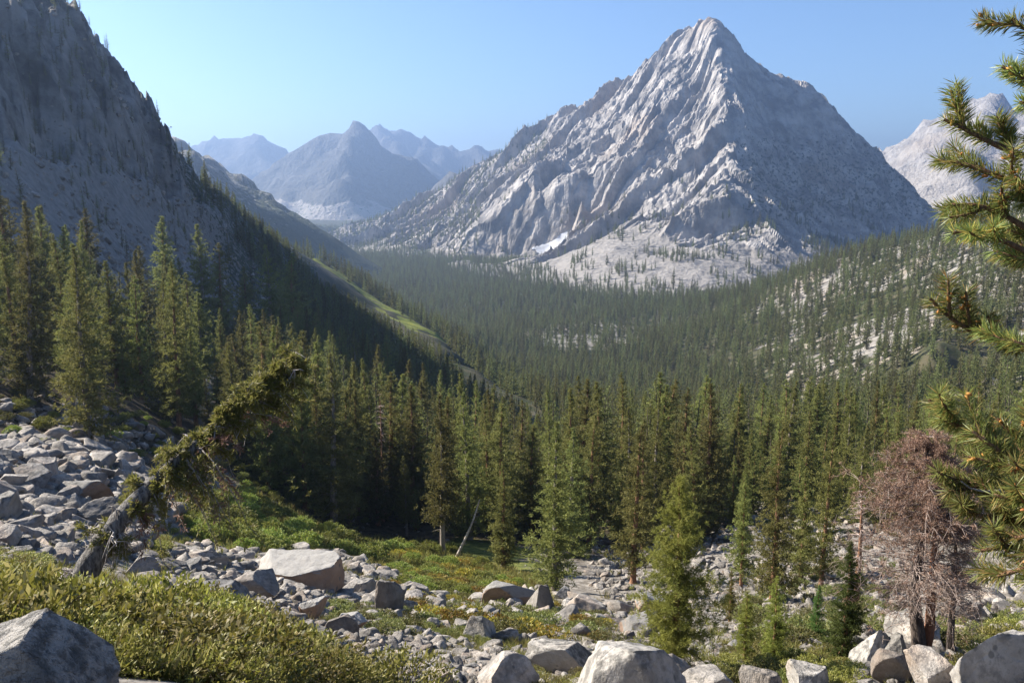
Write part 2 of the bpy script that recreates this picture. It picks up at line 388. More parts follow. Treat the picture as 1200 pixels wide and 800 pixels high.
# ------------------------------------------------------------------ the granite peak
PK = []
def pk(*pts):
    for p in pts: PK.append(pt(*p))
def pkd(pts, n=3): pk(*dense(pts, n))
pkd([(830, 19, 2700), (814, 27, 2715), (790, 48, 2730), (745, 91, 2780), (700, 123, 2830), (655, 136, 2880), (640, 147, 2900), (600, 176, 2990), (560, 193, 3080), (520, 226, 3200), (470, 246, 3320), (410, 274, 3450)])
pkd([(830, 19, 2700), (846, 26, 2690), (862, 50, 2690), (885, 82, 2700), (905, 92, 2720), (925, 92, 2730), (945, 100, 2740), (1000, 150, 2780), (1050, 204, 2820), (1092, 242, 2860), (1130, 285, 2900)])
pkd([(830, 19, 2700), (842, 60, 2590), (848, 100, 2480), (850, 170, 2290), (866, 230, 2100), (885, 290, 1890), (905, 334, 1740)])
pk((818, 70, 2650), (818, 110, 2560), (826, 160, 2420), (806, 215, 2270), (790, 255, 2130), (770, 300, 1900))       # gully beside the rib
pkd([(795, 75, 2640), (770, 130, 2500), (745, 185, 2370), (735, 250, 2190)], 2)                                     # second rib
pkd([(760, 90, 2700), (720, 160, 2560), (690, 215, 2420), (672, 278, 2200)], 2)
pk((730, 110, 2760), (680, 160, 2690), (640, 190, 2640), (600, 215, 2700), (560, 230, 2820), (520, 250, 2950))
pkd([(712, 186, 2440), (670, 207, 2385), (630, 234, 2365), (590, 257, 2370), (550, 277, 2400), (520, 286, 2460)], 3)   # lip of the dark alcove
pkd([(700, 258, 2330), (680, 276, 2325), (660, 286, 2315), (620, 294, 2322), (580, 298, 2340), (545, 299, 2362), (520, 297, 2410)], 3)   # its foot
pk((660, 250, 2345), (620, 266, 2345))
pk((470, 275, 2900), (440, 288, 2700), (400, 283, 3000), (490, 296, 2480), (540, 303, 2200), (600, 305, 2080), (650, 312, 1950))
pk((740, 262, 2080), (720, 290, 1900), (700, 310, 1790), (740, 340, 1600), (760, 356, 1520), (800, 352, 1540), (850, 348, 1570), (680, 322, 1750))
pk((800, 300, 1800), (830, 320, 1690), (850, 300, 1830), (820, 270, 1990))
pk((900, 150, 2540), (950, 160, 2620), (900, 220, 2330), (950, 230, 2420), (1000, 220, 2570), (1050, 250, 2640), (950, 280, 2200), (1000, 280, 2310), (1050, 290, 2440), (1090, 290, 2560),
   (930, 318, 1860), (960, 322, 1870), (1000, 315, 2010), (1060, 305, 2200), (920, 110, 2660), (980, 170, 2650), (880, 110, 2580), (880, 300, 1880))
for px, r, z in ((830, 3700, -120), (700, 3900, -160), (600, 4100, -200), (500, 4200, -210), (400, 4100, -210), (1000, 3800, -100), (1150, 3800, -100), (1200, 3000, -140),
                 (330, 3500, -230), (380, 2700, -225), (450, 2200, -225), (540, 1900, -225), (640, 1600, -225), (740, 1380, -225), (860, 1380, -225), (940, 1500, -215), (1040, 1600, -220), (1160, 1800, -200), (830, 3000, 250), (700, 3250, 100), (960, 3050, 40), (1050, 3150, -60), (600, 3450, -30)):
    a = az_of(px); PK.append((r*sin(a), r*cos(a), z))
_P = np.array(PK); PR = RBF(_P[:, :2]/1000, _P[:, 2], 2e-5)
def peak_base(x, y): return PR(x/1000, y/1000)
RIBX = np.array([pt(848, 100, 2480)[:2], pt(905, 334, 1740)[:2]])
def peak_parts(x, y):
    z0 = peak_base(x, y)
    a = np.arctan2(x, y); r = np.hypot(x, y); px = 600+F*np.tan(a)
    # + on the sunny western face, - on the shaded eastern one
    ribpx = np.interp(r, [1740, 1890, 2100, 2290, 2480, 2700], [905, 885, 866, 850, 848, 830])
    west = sm(15, -25, px-ribpx)
    # scree fans: low ground in front of the walls
    foot = np.interp(px, [400, 520, 560, 640, 690, 740, 790, 830, 870, 920, 1000, 1090], [-150, -168, -176, -158, -125, -82, -110, -125, -120, -128, -120, -110])
    tal = sm(foot+16, foot-12, z0+6*fbm(x/40, y/40, 2, 5))*sm(3000, 2600, r)
    alc = sm(500, 560, px)*sm(720, 680, px)*sm(2480, 2420, r)*sm(2270, 2300, r)
    return z0, west, tal, alc, px, r
def peak_z(x, y):
    z0, west, tal, alc, px, r = peak_parts(x, y)
    # slabs dip to the lower left: long grooves along that direction
    wx = x + 40*fbm(x/260, y/260, 3, 3); wy = y + 40*fbm(x/260, y/260, 3, 4)
    ang = radians(212); u = wx*cos(ang)+wy*sin(ang); v = -wx*sin(ang)+wy*cos(ang)
    am = np.clip(.55+.7*fbm(u/330, v/200, 2, 15), 0, 1.2); a2 = np.clip(.5+.8*fbm(u/120, v/90, 2, 16), 0, 1.2)
    slabs = 20*(ridged(u/900, v/170, 4, 13, .5)-1.05) + 64*am*saw(v/205+.38*fbm(u/700, v/300, 4, 21), .1) + 24*a2*saw(v/70+.4*fbm(u/380, v/110, 4, 22), .1) \
        + 8*saw(v/24+u/300+.45*fbm(u/150, v/50, 3, 23), .18)*a2 + 4.5*fbm(x/17, y/17, 4, 29) - 7*(np.abs(perlin(x/42, y/42, 33))+.6*np.abs(perlin(x/19, y/19, 34)))
    slabs = slabs + .5*crags(u*.35+9*perlin(u/60, v/60, 44), v+9*perlin(u/60, v/60, 45), 62, 71, .42, .16) + .45*crags(u*.45+4*perlin(u/20, v/20, 46), v, 24, 72, .45, .16)
    ang2 = radians(-65); u2 = wx*cos(ang2)+wy*sin(ang2); v2 = -wx*sin(ang2)+wy*cos(ang2)
    chutes = 19*(ridged(u2/420, v2/120, 5, 53, .5)-1.0) + 6*fbm(x/40, y/40, 5, 57) - 4*np.abs(perlin(x/26, y/26, 35)) + .7*crags(u2*.6+6*perlin(u2/40, v2/40, 47), v2, 44, 73, .4, .15) + .7*crags(u2*.7, v2+4*perlin(u2/20, v2/20, 48), 18, 74, .4, .15) + 7*saw(v2/52+.7*fbm(u2/120, v2/80, 3, 24), .3)
    n = 1.15*slabs*west + chutes*(1-west)
    n = n*(1-tal)*(1-.45*alc) + tal*(2.0*fbm(x/40, y/40, 4, 37)) + alc*10*(ridged(x/60, y/400, 3, 63)-1)
    n = n*sm(-215, -150, z0)
    top = sm(330, 500, z0)
    n = n*(1-.45*top)
    return z0+n
def build_peak():
    x0 = pt(330, 300, 3600); xs = np.linspace(-1050, 1750, 940); ys = np.linspace(1250, 3500, 800)
    X, Y = np.meshgrid(xs, ys, indexing='ij')
    # shear the grid so that it follows the foot of the mountain
    Z = peak_z(X, Y); z0, west, tal, alc, px, r = peak_parts(X, Y)
    veg = (.12 + .40*(1-west)*sm(330, 60, Z)*sm(-170, -60, Z) + .10*sm(620, 480, px)
           + .26*tal*np.clip(.2+fbm(X/110, Y/110, 3, 71), 0, 1) + .25*sm(620, 520, px)*sm(-20, -120, Z))
    veg = veg - .2*alc
    Fc = grid_faces(*X.shape); V = np.stack([X, Y, Z], -1).reshape(-1, 3)
    keep = (V[:, 2] > -212)[Fc].any(1)
    ids = np.unique(Fc[keep]); mp = np.full(len(V), -1); mp[ids] = np.arange(len(ids))
    link('granite_peak', mesh_np('granite_peak', V[ids], mp[Fc[keep]], dict(talus=tal.ravel()[ids], veg=veg.ravel()[ids]), False),
         mat_cliff('peak_granite', (.43, .40, .37), (.16, .152, .147), (.29, .225, .17), tals=((.19, .175, .16), (.29, .27, .25))), kind='structure')
build_peak()

# ------------------------------------------------------------------ mountains farther off
def ridge_mesh(name, poly, slope, base, mat, rough_amp=40, lam=500, spurs=(), step=40, seed=1, tal_z=None, vegf=.0, curve=1.0):
    R = [[pt(*p) for p in dense(poly, 3)]] + [[pt(*p) for p in dense(s, 3)] for s in spurs]
    allp = np.array([q for l in R for q in l]); H = (allp[:, 2].max()-base)/slope*1.05
    lo = allp[:, :2].min(0)-H; hi = allp[:, :2].max(0)+H
    lo = np.maximum(lo, (-11000, 300)); hi = np.minimum(hi, (11000, 12300))
    xs = np.arange(lo[0], hi[0], step); ys = np.arange(lo[1], hi[1], step); X, Y = np.meshgrid(xs, ys, indexing='ij')
    Z = np.full(X.shape, -1e9)
    for l in R:
        for a, b in zip(l[:-1], l[1:]):
            ab = (b[0]-a[0], b[1]-a[1]); L2 = ab[0]**2+ab[1]**2+1e-9
            f = np.clip(((X-a[0])*ab[0]+(Y-a[1])*ab[1])/L2, 0, 1); d = np.hypot(X-a[0]-f*ab[0], Y-a[1]-f*ab[1])
            hz = a[2]+(b[2]-a[2])*f
            hh = np.maximum(hz-base, 1)
            Z = np.maximum(Z, base+hh*np.maximum(1-d*slope/hh, -0.2)**1 if curve == 1 else base+hh*np.clip(1-d*slope/hh/curve, 0, 1)**curve - np.where(d*slope/hh/curve > 1, 30, 0))
    dz = sm(base, base+200, Z)
    wx = X+lam*.12*fbm(X/lam*3, Y/lam*3, 3, seed+7); wy = Y+lam*.12*fbm(X/lam*3, Y/lam*3, 3, seed+8)
    Z = Z + dz*(rough_amp*(ridged(X/lam, Y/lam, 5, seed)-1.0) + .55*crags(wx, wy, lam*.42, seed+50, .5, .12) + .5*crags(wx, wy, lam*.16, seed+60, .5, .12))
    Fc = grid_faces(*X.shape); V = np.stack([X, Y, Z], -1).reshape(-1, 3)
    keep = (V[:, 2] > base-25)[Fc].any(1); ids = np.unique(Fc[keep]); mp = np.full(len(V), -1); mp[ids] = np.arange(len(ids))
    zz = V[ids, 2]
    tal = np.zeros(len(ids)) if tal_z is None else sm(tal_z+60, tal_z-60, zz+110*fbm(V[ids, 0]/420, V[ids, 1]/420, 4, seed+3))
    veg = vegf*sm(base+420, base+60, zz)+.08
    return link(name, mesh_np(name, V[ids], mp[Fc[keep]], dict(talus=tal, veg=veg)), mat, kind='structure')
MF = mat_cliff('far_granite', (.10, .099, .098), (.055, .055, .055), (.10, .092, .08), sc=.45, bumpd=5)  # backlit shade of the far faces is put into the dark rock colour
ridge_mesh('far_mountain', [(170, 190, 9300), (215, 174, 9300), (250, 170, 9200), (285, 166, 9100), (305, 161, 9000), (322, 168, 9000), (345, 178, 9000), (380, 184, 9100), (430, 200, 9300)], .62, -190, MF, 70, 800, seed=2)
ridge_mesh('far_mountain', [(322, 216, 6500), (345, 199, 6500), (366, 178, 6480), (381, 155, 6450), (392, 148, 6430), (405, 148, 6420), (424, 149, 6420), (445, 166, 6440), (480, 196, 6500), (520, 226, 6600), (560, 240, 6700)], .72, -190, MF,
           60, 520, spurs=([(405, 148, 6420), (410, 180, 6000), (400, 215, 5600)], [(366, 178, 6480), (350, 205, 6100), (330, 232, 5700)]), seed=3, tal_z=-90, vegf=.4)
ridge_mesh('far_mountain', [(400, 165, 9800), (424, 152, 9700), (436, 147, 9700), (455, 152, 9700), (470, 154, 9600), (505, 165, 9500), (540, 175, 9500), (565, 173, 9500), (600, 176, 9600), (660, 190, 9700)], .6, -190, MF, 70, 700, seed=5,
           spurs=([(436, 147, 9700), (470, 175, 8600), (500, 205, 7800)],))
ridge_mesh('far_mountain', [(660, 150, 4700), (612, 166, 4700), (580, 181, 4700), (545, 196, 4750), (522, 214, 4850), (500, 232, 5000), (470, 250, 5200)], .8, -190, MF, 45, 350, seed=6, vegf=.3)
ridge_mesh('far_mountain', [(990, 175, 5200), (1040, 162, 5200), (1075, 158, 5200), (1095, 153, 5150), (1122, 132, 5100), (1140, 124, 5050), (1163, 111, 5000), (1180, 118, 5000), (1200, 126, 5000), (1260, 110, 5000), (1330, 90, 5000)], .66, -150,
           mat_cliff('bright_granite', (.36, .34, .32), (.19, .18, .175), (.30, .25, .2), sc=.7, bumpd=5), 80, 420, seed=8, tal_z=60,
           spurs=([(1163, 111, 5000), (1150, 160, 4500), (1130, 215, 4000)], [(1260, 110, 5000), (1230, 180, 4300), (1200, 240, 3700)]))
MW = mat_cliff('forested_wall', (.26, .25, .23), (.12, .12, .11), (.25, .2, .15), sc=1.0, bumpd=4)
ridge_mesh('valley_wall', [(120, 120, 2050), (180, 160, 2150), (225, 183, 2300), (260, 206, 2500), (300, 231, 2750), (345, 256, 3050), (390, 266, 3400)], .62, -192, MW, 28, 260, seed=9, vegf=.75, step=20)
# ------------------------------------------------------------------ conifers
def land_z(x, y):
    """ground or the flank of the peak, whichever is higher"""
    z = ground_z(x, y); r = np.hypot(x, y)
    k = (r > 1350) & (x > -1000) & (x < 1700) & (y > 1260) & (y < 3450)
    if np.any(k):
        z = z.copy(); z[k] = np.maximum(z[k], peak_z(x[k], y[k]))
    return z
def mat_needles(name, a, b, c, instanced=False, trans=.38, vstep=.36):
    m = Mat(name); n1 = m.noise(m.objco(), .55, 3, .6); n2 = m.noise(m.objco(), 3.1, 2, .5)
    if instanced:
        at = m.n('Attribute', attribute_name='tint'); at.attribute_type = 'INSTANCER'; rnd = at.outputs['Fac']
    else: rnd = m.rand()
    col = m.mix(m.ramp(n1, .3, .7), a, b); col = m.mix(m.ramp(n2, .45, .75, 0, .6), col, c)
    hs = m.n('HueSaturation'); m.l(col, hs.inputs['Color']); m.l(m.ramp(rnd, 0, 1, .474, .522), hs.inputs['Hue'])
    m.l(m.math('ADD', m.math('MULTIPLY', rnd, 2*vstep), 1-vstep), hs.inputs['Value']); hs.inputs['Saturation'].default_value = 1.0
    return m.finish(hs.outputs[0], .75, None, .18, trans)
def mat_bark(name, a, b, sc=1.0):
    m = Mat(name); p = m.mapping(m.objco(), (6*sc, 6*sc, 1.6*sc)); n = m.noise(p, 1.5, 6, .65); n2 = m.noise(m.objco(), .6*sc, 3)
    col = m.mix(m.ramp(n, .35, .65), a, b); col = m.mix(m.ramp(n2, .45, .7, 0, .5), col, tuple(.5*x for x in a))
    return m.finish(col, .9, m.bump(n, .9, .06), .1)
M_NEED = mat_needles('conifer_needles', (.125, .138, .038), (.20, .198, .056), (.27, .245, .082))
M_NEEDY = mat_needles('young_pine_needles', (.15, .165, .034), (.235, .232, .05), (.30, .28, .08))
M_NEEDB = mat_needles('bright_conifer_needles', (.065, .105, .025), (.10, .145, .036), (.15, .18, .05))
M_FOREST = mat_needles('forest_needles', (.098, .114, .038), (.160, .165, .056), (.21, .198, .072), True)
M_BARK = mat_bark('red_brown_bark', (.16, .085, .05), (.33, .19, .115))
M_BARKG = mat_bark('grey_bark', (.15, .125, .105), (.33, .29, .25))
M_BARKF = mat_bark('forest_bark', (.06, .05, .042), (.15, .125, .105))
M_DEADW = mat_bark('bleached_wood', (.26, .225, .20), (.50, .46, .42))

def tube(path, rad, sides=8, cap=True):
    """a tapered tube along a path; returns vertices and quads"""
    P = np.asarray(path, float); n = len(P); rad = np.broadcast_to(np.asarray(rad, float), (n,))
    T = np.gradient(P, axis=0); T /= np.linalg.norm(T, axis=1)[:, None]+1e-9
    ref = np.where(np.abs(T[:, 2:3]) > .9, np.array([[1., 0, 0]]), np.array([[0, 0, 1.]]))
    A = np.cross(T, ref); A /= np.linalg.norm(A, axis=1)[:, None]+1e-9; B = np.cross(T, A)
    th = np.arange(sides)*2*pi/sides
    V = P[:, None]+rad[:, None, None]*(np.cos(th)[None, :, None]*A[:, None]+np.sin(th)[None, :, None]*B[:, None])
    i = np.arange(n-1)[:, None]*sides; j = np.arange(sides)[None]; k = (j+1) % sides
    Fq = np.stack([i+j, i+k, i+sides+k, i+sides+j], -1).reshape(-1, 4)
    return V.reshape(-1, 3), Fq
class Geo:
    def __init__(self): self.V = []; self.F = []; self.n = 0
    def add(self, V, Fq): self.V.append(np.asarray(V, float)); self.F.append(np.asarray(Fq)+self.n); self.n += len(V)
    def arrays(self): return np.concatenate(self.V), np.concatenate(self.F)
def blades(B, D, L, W, S=None, fold=0.0):
    """lozenge shaped blades: base B, direction D, length L, width W"""
    n = len(B); D = D/(np.linalg.norm(D, axis=1)[:, None]+1e-9)
    if S is None: S = RNG.normal(size=(n, 3))
    S = np.cross(D, S); S /= np.linalg.norm(S, axis=1)[:, None]+1e-9
    L = np.broadcast_to(L, (n,))[:, None]; W = np.broadcast_to(W, (n,))[:, None]
    V = np.stack([B, B+D*L*.5+S*W*.5, B+D*L, B+D*L*.5-S*W*.5], 1).reshape(-1, 3)
    return V, np.arange(4*n).reshape(n, 4)
def conifer(rng, H=22., R=.13, base=.12, whorls=40, nbr=5, clumps=5, spr=8, sl=.42, sw=.13, power=.75, gaps=.12, droop=.25, lean=0., trad=.017, stubs=10, sides=9):
    """trunk and crown of one conifer standing at the origin"""
    ph = rng.uniform(0, 6.28, 4)
    def axis(h):
        s = h/H; return np.stack([lean*H*s*s+.006*H*np.sin(3*s*pi+ph[0])*s, .006*H*np.sin(2.3*s*pi+ph[1])*s, h], -1)
    hh = np.concatenate([[-.6, 0, .25, .7], np.linspace(1.5, H*.995, 14)]) if H > 3 else np.linspace(-.2, H*.99, 10)
    rad = trad*H*(1-np.clip(hh, 0, H)/H)**.8+.012; rad[:2] *= 1.45; rad[2] *= 1.2
    tg = Geo(); tg.add(*tube(axis(hh), rad, sides))
    for _ in range(stubs):
        h = rng.uniform(.06, max(base*1.6, .2))*H; a = rng.uniform(0, 6.28); l = rng.uniform(.3, .8)*R*H
        s = np.linspace(0, 1, 4)[:, None]; p0 = axis(np.array([h]))[0]
        tg.add(*tube(p0+s*l*np.array([cos(a), sin(a), -.15])-np.array([0, 0, .25*l])*s*s, [.03, .022, .014, .004], 4))
    Bs = []; Ds = []; Ls = []
    hs = np.linspace(base*H, H*.985, whorls)
    for h in hs:
        f = (h-base*H)/(H*(1-base)); prof = max((1-f)**power, .012)*min(1, .45+2.2*f+.1)
        for b in range(nbr):
            if rng.random() < gaps: continue
            a = rng.uniform(0, 6.28)
            L = R*H*prof*rng.uniform(.55, 1.18)*(1+.2*sin(2*a+ph[2]+h*.5)+.12*sin(h*1.1+ph[3]+3*a))
            hb = h+rng.normal(0, .35*H/whorls)
            rise = .55*f-droop*(1-f)
            nc = max(1, int(round(clumps*(.35+.65*prof)))); 
            s = np.linspace(.12, 1, nc)+rng.normal(0, .05, nc) if nc > 1 else np.array([.7])
            dh = np.array([cos(a), sin(a), 0]); lat = np.array([-sin(a), cos(a), 0])
            c = axis(np.array([min(hb, H*.99)]))[0]+dh*(L*s)[:, None]+np.array([0, 0, 1])*(L*(rise*s+.22*s**3))[:, None]+lat*(L*.16*rng.normal(size=nc))[:, None]
            for q in c:
                Bs.append(np.repeat(q[None], spr, 0)+rng.normal(0, sl*.22*(.4+.6*min(1, prof*1.4)), (spr, 3)))
                d = rng.normal(size=(spr, 3)); d += dh*.9; d[:, 2] += .45; Ds.append(d); Ls.append(np.full(spr, .42+.58*min(1, prof*1.3)))
        
    top = axis(np.array([H*.985]))[0]
    Bs.append(np.repeat(top[None], spr, 0)-np.array([0, 0, 1])*rng.uniform(0, .06*H, (spr, 1))); d = rng.normal(size=(spr, 3))*.5; d[:, 2] += 1; Ds.append(d); Ls.append(np.full(spr, .55))
    B = np.concatenate(Bs); D = np.concatenate(Ds); Lk = np.concatenate(Ls); n = len(B)
    cv, cf = blades(B, D, Lk*sl*rng.uniform(.65, 1.3, n), Lk*sw*rng.uniform(.7, 1.4, n))
    return tg.arrays(), (cv, cf)
# kinds of standing tree seen near: (trunk mesh, crown mesh, height)
KINDS = []
for i, kw in enumerate((dict(R=.175, base=.05, power=.95), dict(R=.15, base=.12, power=.85), dict(R=.20, base=.05, gaps=.25, power=.9), dict(R=.165, base=.2, power=.8, gaps=.25),
                        dict(R=.14, base=.07, power=.8), dict(R=.18, base=.1, lean=.03, gaps=.3, power=.85), dict(R=.205, base=.04, power=1.1), dict(R=.135, base=.06, power=.9))):
    kw = dict(dict(whorls=46, nbr=6, clumps=6, spr=15, sl=.5, sw=.115), **kw)
    (tv, tf), (cv, cf) = conifer(np.random.default_rng(100+i), **kw)
    tm = mesh_np('trunk', tv, tf); tm.materials.append(M_BARK if i % 3 else M_BARKG)
    cm = mesh_np('crown', cv, cf, smooth=False); cm.materials.append(M_NEED)
    KINDS.append((tm, cm, 22.0))
def young(seed, mat, **kw):
    d = dict(H=6., R=.2, base=.05, whorls=30, nbr=7, clumps=6, spr=24, sl=.17, sw=.024, power=.7, gaps=.15, droop=.15, trad=.02, stubs=6); d.update(kw)
    (tv, tf), (cv, cf) = conifer(np.random.default_rng(seed), **d)
    tm = mesh_np('trunk', tv, tf); tm.materials.append(M_BARK); cm = mesh_np('crown', cv, cf, smooth=False); cm.materials.append(mat)
    return (tm, cm, d['H'])
YOUNG = [young(201, M_NEEDY, R=.21), young(202, M_NEEDY, R=.16, gaps=.3), young(203, M_NEEDB, R=.14, base=.03, gaps=.05, whorls=34), young(204, M_NEEDY, R=.17, power=.55, gaps=.3, base=.14)]
BIGYOUNG = young(210, M_NEEDY, R=.225, whorls=42, nbr=8, clumps=8, spr=30, sl=.15, sw=.017, power=.62, gaps=.18, base=.09)

def tree_thing(kind, x, y, h, label, group=None, name='conifer_tree', cat='tree', rz=None, wide=1.0, tilt=(0, 0), z=None):
    e = bpy.data.objects.new(name, None); COL.objects.link(e)
    zz = float(ground_z(np.array([x]), np.array([y]))[0]) if z is None else z
    s = h/kind[2]; e.location = (x, y, zz); e.scale = (s*wide, s*wide, s)
    e.rotation_euler = (tilt[0], tilt[1], random.uniform(0, 6.28) if rz is None else rz)
    e.empty_display_size = .2
    e['label'] = label; e['category'] = cat
    if group: e['group'] = group
    t = bpy.data.objects.new('trunk', kind[0]); COL.objects.link(t); t.parent = e
    c = bpy.data.objects.new('crown', kind[1]); COL.objects.link(c); c.parent = e
    return e
TAKEN = []   # trunks already standing: x, y, clearance
def tree_px(kind, bx, by, top, label, r=None, **kw):
    """a tree whose foot is seen at (bx, by) and whose tip is seen at height top"""
    if r is None: x, y, z = ground_at(bx, by)
    else:
        a, _ = ray(bx, by); x, y = r*sin(a), r*cos(a); z = float(ground_z(np.array([x]), np.array([y]))[0])
    r = math.hypot(x, y); _, t = ray(bx, top); h = r*t-z
    TAKEN.append((x, y, 2.2 if r > 60 else 1.0))
    return tree_thing(kind, x, y, h, label, z=z, **kw)

# trees one can pick out
K, Y = KINDS, YOUNG
tree_px(K[0], 650, 694, 494, 'full conifer with a red trunk foot at the forest edge behind the upright grey boulder', wide=1.15)
tree_px(K[3], 519, 648, 462, 'tall conifer with twin pale lower trunks at the forest edge above the yellow-green slope', wide=1.0)
tree_px(K[7], 590, 668, 540, 'slim young conifer at the forest edge, shorter than the tall trees on either side', wide=1.2)
tree_px(K[5], 742, 684, 498, 'conifer with a bare orange-red trunk in the dark shade beside the boulder field', wide=1.1)
tree_px(BIGYOUNG, 790, 792, 560, 'broad olive-green pine growing right behind the big pale boulders at the bottom', name='pine_tree', cat='pine tree')
tree_px(K[2], 905, 706, 500, 'tall pointed conifer on the pale stony floor, highest of the loose group there', wide=1.05)
tree_px(K[1], 868, 690, 555, 'ragged conifer with a bare lower trunk at the dark edge of the pale stony floor', wide=.9)
tree_px(K[4], 938, 680, 548, 'narrow conifer on the stony floor just beside the tallest pointed one', wide=1.1)
tree_px(K[5], 962, 690, 505, 'thin greyish conifer between the stony floor and the dead brown pine', wide=.9)
tree_px(Y[2], 988, 778, 632, 'dense dark green young fir, columnar, left of the dead brown pine', name='fir_tree', cat='fir tree', wide=1.1)
tree_px(Y[1], 855, 728, 668, 'small thin sapling with a bare stem on the pale rocks behind the young pines', name='pine_tree', cat='pine tree')
tree_px(Y[3], 872, 780, 692, 'open-crowned young pine with thin foliage behind the bottom boulders', name='pine_tree', cat='pine tree')
tree_px(Y[0], 906, 778, 674, 'bushy young pine close beside the thin open-crowned one', name='pine_tree', cat='pine tree')
tree_px(Y[2], 956, 752, 684, 'small dark cone-shaped fir standing alone on the rocks', name='fir_tree', cat='fir tree')
tree_px(K[6], 105, 520, 290, 'large sunlit conifer with layered branches above the rubble slope on the left', wide=1.05)
tree_px(K[2], 168, 478, 322, 'sunlit conifer with a rounded top behind the large layered one', r=150, wide=1.1)
tree_px(K[5], 28, 500, 278, 'shaggy conifer at the left edge of the picture', r=118, wide=1.2)
tree_px(K[0], 225, 500, 348, 'sunlit conifer right behind the tip half of the leaning tree', r=165)
tree_px(K[2], 375, 590, 428, 'yellow-green broad-topped conifer just right of the leaning tree tip', wide=1.15)
tree_px(K[3], 300, 560, 440, 'dark conifer standing behind the tip of the leaning tree', r=140)
for bx, by, top in ((420, 600, 455), (345, 570, 420), (275, 530, 400)):
    tree_px(K[(bx//5) % 8], bx, by, top, 'tall conifer at the dark left end of the forest edge, behind the green shrubs', group='forest edge trees behind the shrubs')
# dark trees on the shaded mountainside
SH = 'dark conifer on the shaded mountainside with pale scree behind it'
for bx, top, r, k in ((60, 192, 205, 4), (112, 196, 222, 1), (105, 222, 235, 7), (198, 205, 250, 4), (240, 240, 265, 0), (262, 262, 272, 2), (170, 266, 235, 3), (318, 264, 300, 0), (392, 274, 320, 2), (370, 282, 330, 6), (30, 230, 215, 5), (8, 250, 200, 2), (355, 300, 350, 0), (290, 290, 300, 1), (218, 280, 262, 5), (8, 150, 210, 7), (140, 300, 240, 6)):
    bx = min(bx, 345); top = top+(48 if top < 235 else 22)
    tree_px(K[k], bx, 400, top, SH, r=r, group='conifers on the shaded mountainside', wide=1.4)

# the rest of the near forest, tree by tree
FR = ([-200, 0, 60, 250, 330, 400, 470, 520, 600, 660, 760, 830, 900, 980, 1060, 1200, 1400], [112, 112, 116, 122, 116, 116, 118, 114, 112, 106, 102, 112, 124, 126, 116, 106, 100])
def near_density(px, r, rng):
    fr = np.interp(px, *FR)
    d = sm(fr, fr+10, r)
    left = sm(330, 240, px)
    d = d*(1-left*sm(300, 170, r)*.62)*(1-left*sm(165, 195, r)*.7)
    scree = sm(200, 235, r)*sm(385, 315, px)
    d = d*(1-scree)
    right = sm(840, 900, px)*sm(185, 150, r)
    return d*(1-.42*right)
def scatter(rng, n, px0, px1, r0, r1, dens, dmin):
    a = rng.uniform(az_of(px0), az_of(px1), n); r = np.sqrt(rng.uniform(r0*r0, r1*r1, n)); x = r*np.sin(a); y = r*np.cos(a)
    keep = rng.random(n) < dens(600+F*np.tan(a), r, x, y); x = x[keep]; y = y[keep]
    cell = {}; ok = []
    for i in range(len(x)):
        c = (int(x[i]//dmin), int(y[i]//dmin)); bad = False
        for u in (-1, 0, 1):
            for v in (-1, 0, 1):
                for j in cell.get((c[0]+u, c[1]+v), ()):
                    if (x[i]-x[j])**2+(y[i]-y[j])**2 < dmin*dmin: bad = True; break
        if not bad: ok.append(i); cell.setdefault(c, []).append(i)
    return x[ok], y[ok]
CREST = ([235, 262, 300, 345, 375, 430, 470, 512, 562, 640], [200, 228, 260, 298, 316, 350, 371, 392, 440, 490])
def under_crest(x, y, z, h):
    """the crest of the spur carries only small trees: tall ones do not grow near it"""
    cy = cos(PITCH)*y-sin(PITCH)*z; top = z+h; cyt = cos(PITCH)*y-sin(PITCH)*top; X = 600+F*x/cy; Yt = 400-F*(sin(PITCH)*y+cos(PITCH)*top)/cyt
    r = np.hypot(x, y); lim = np.interp(X, *CREST); allow = np.interp(X, [240, 340, 375, 520, 640], [16, 14, -4, -4, 10])
    beyond = r > np.interp(X, [235, 300, 375, 430, 512, 562, 640], [600, 770, 1010, 870, 710, 560, 450])
    return (Yt > lim-allow) | beyond | (X > 640) | (X < 225)
rngf = np.random.default_rng(5)
nx, ny = scatter(rngf, 12000, -130, 1330, 100, 430, lambda px, r, x, y: near_density(px, r, rngf), 3.9)
tk = np.array(TAKEN)
far_ok = np.array([np.min(np.hypot(tk[:, 0]-a, tk[:, 1]-b)-tk[:, 2]) > 1.2 for a, b in zip(nx, ny)]); nx = nx[far_ok]; ny = ny[far_ok]
nz = ground_z(nx, ny); nr = np.hypot(nx, ny); npx = 600+F*nx/ny
meadow_m = meadow_mask(nx, ny); k = meadow_m < .3; nx, ny, nz, nr, npx = nx[k], ny[k], nz[k], nr[k], npx[k]
nh = rngf.uniform(13.5, 25, len(nx))*np.where(rngf.random(len(nx)) < .16, rngf.uniform(.3, .7, len(nx)), 1); nh[(npx > 860) & (nr < 170)] *= .72
k = under_crest(nx, ny, nz, nh); nx, ny, nz, nr, npx, nh = nx[k], ny[k], nz[k], nr[k], npx[k], nh[k]
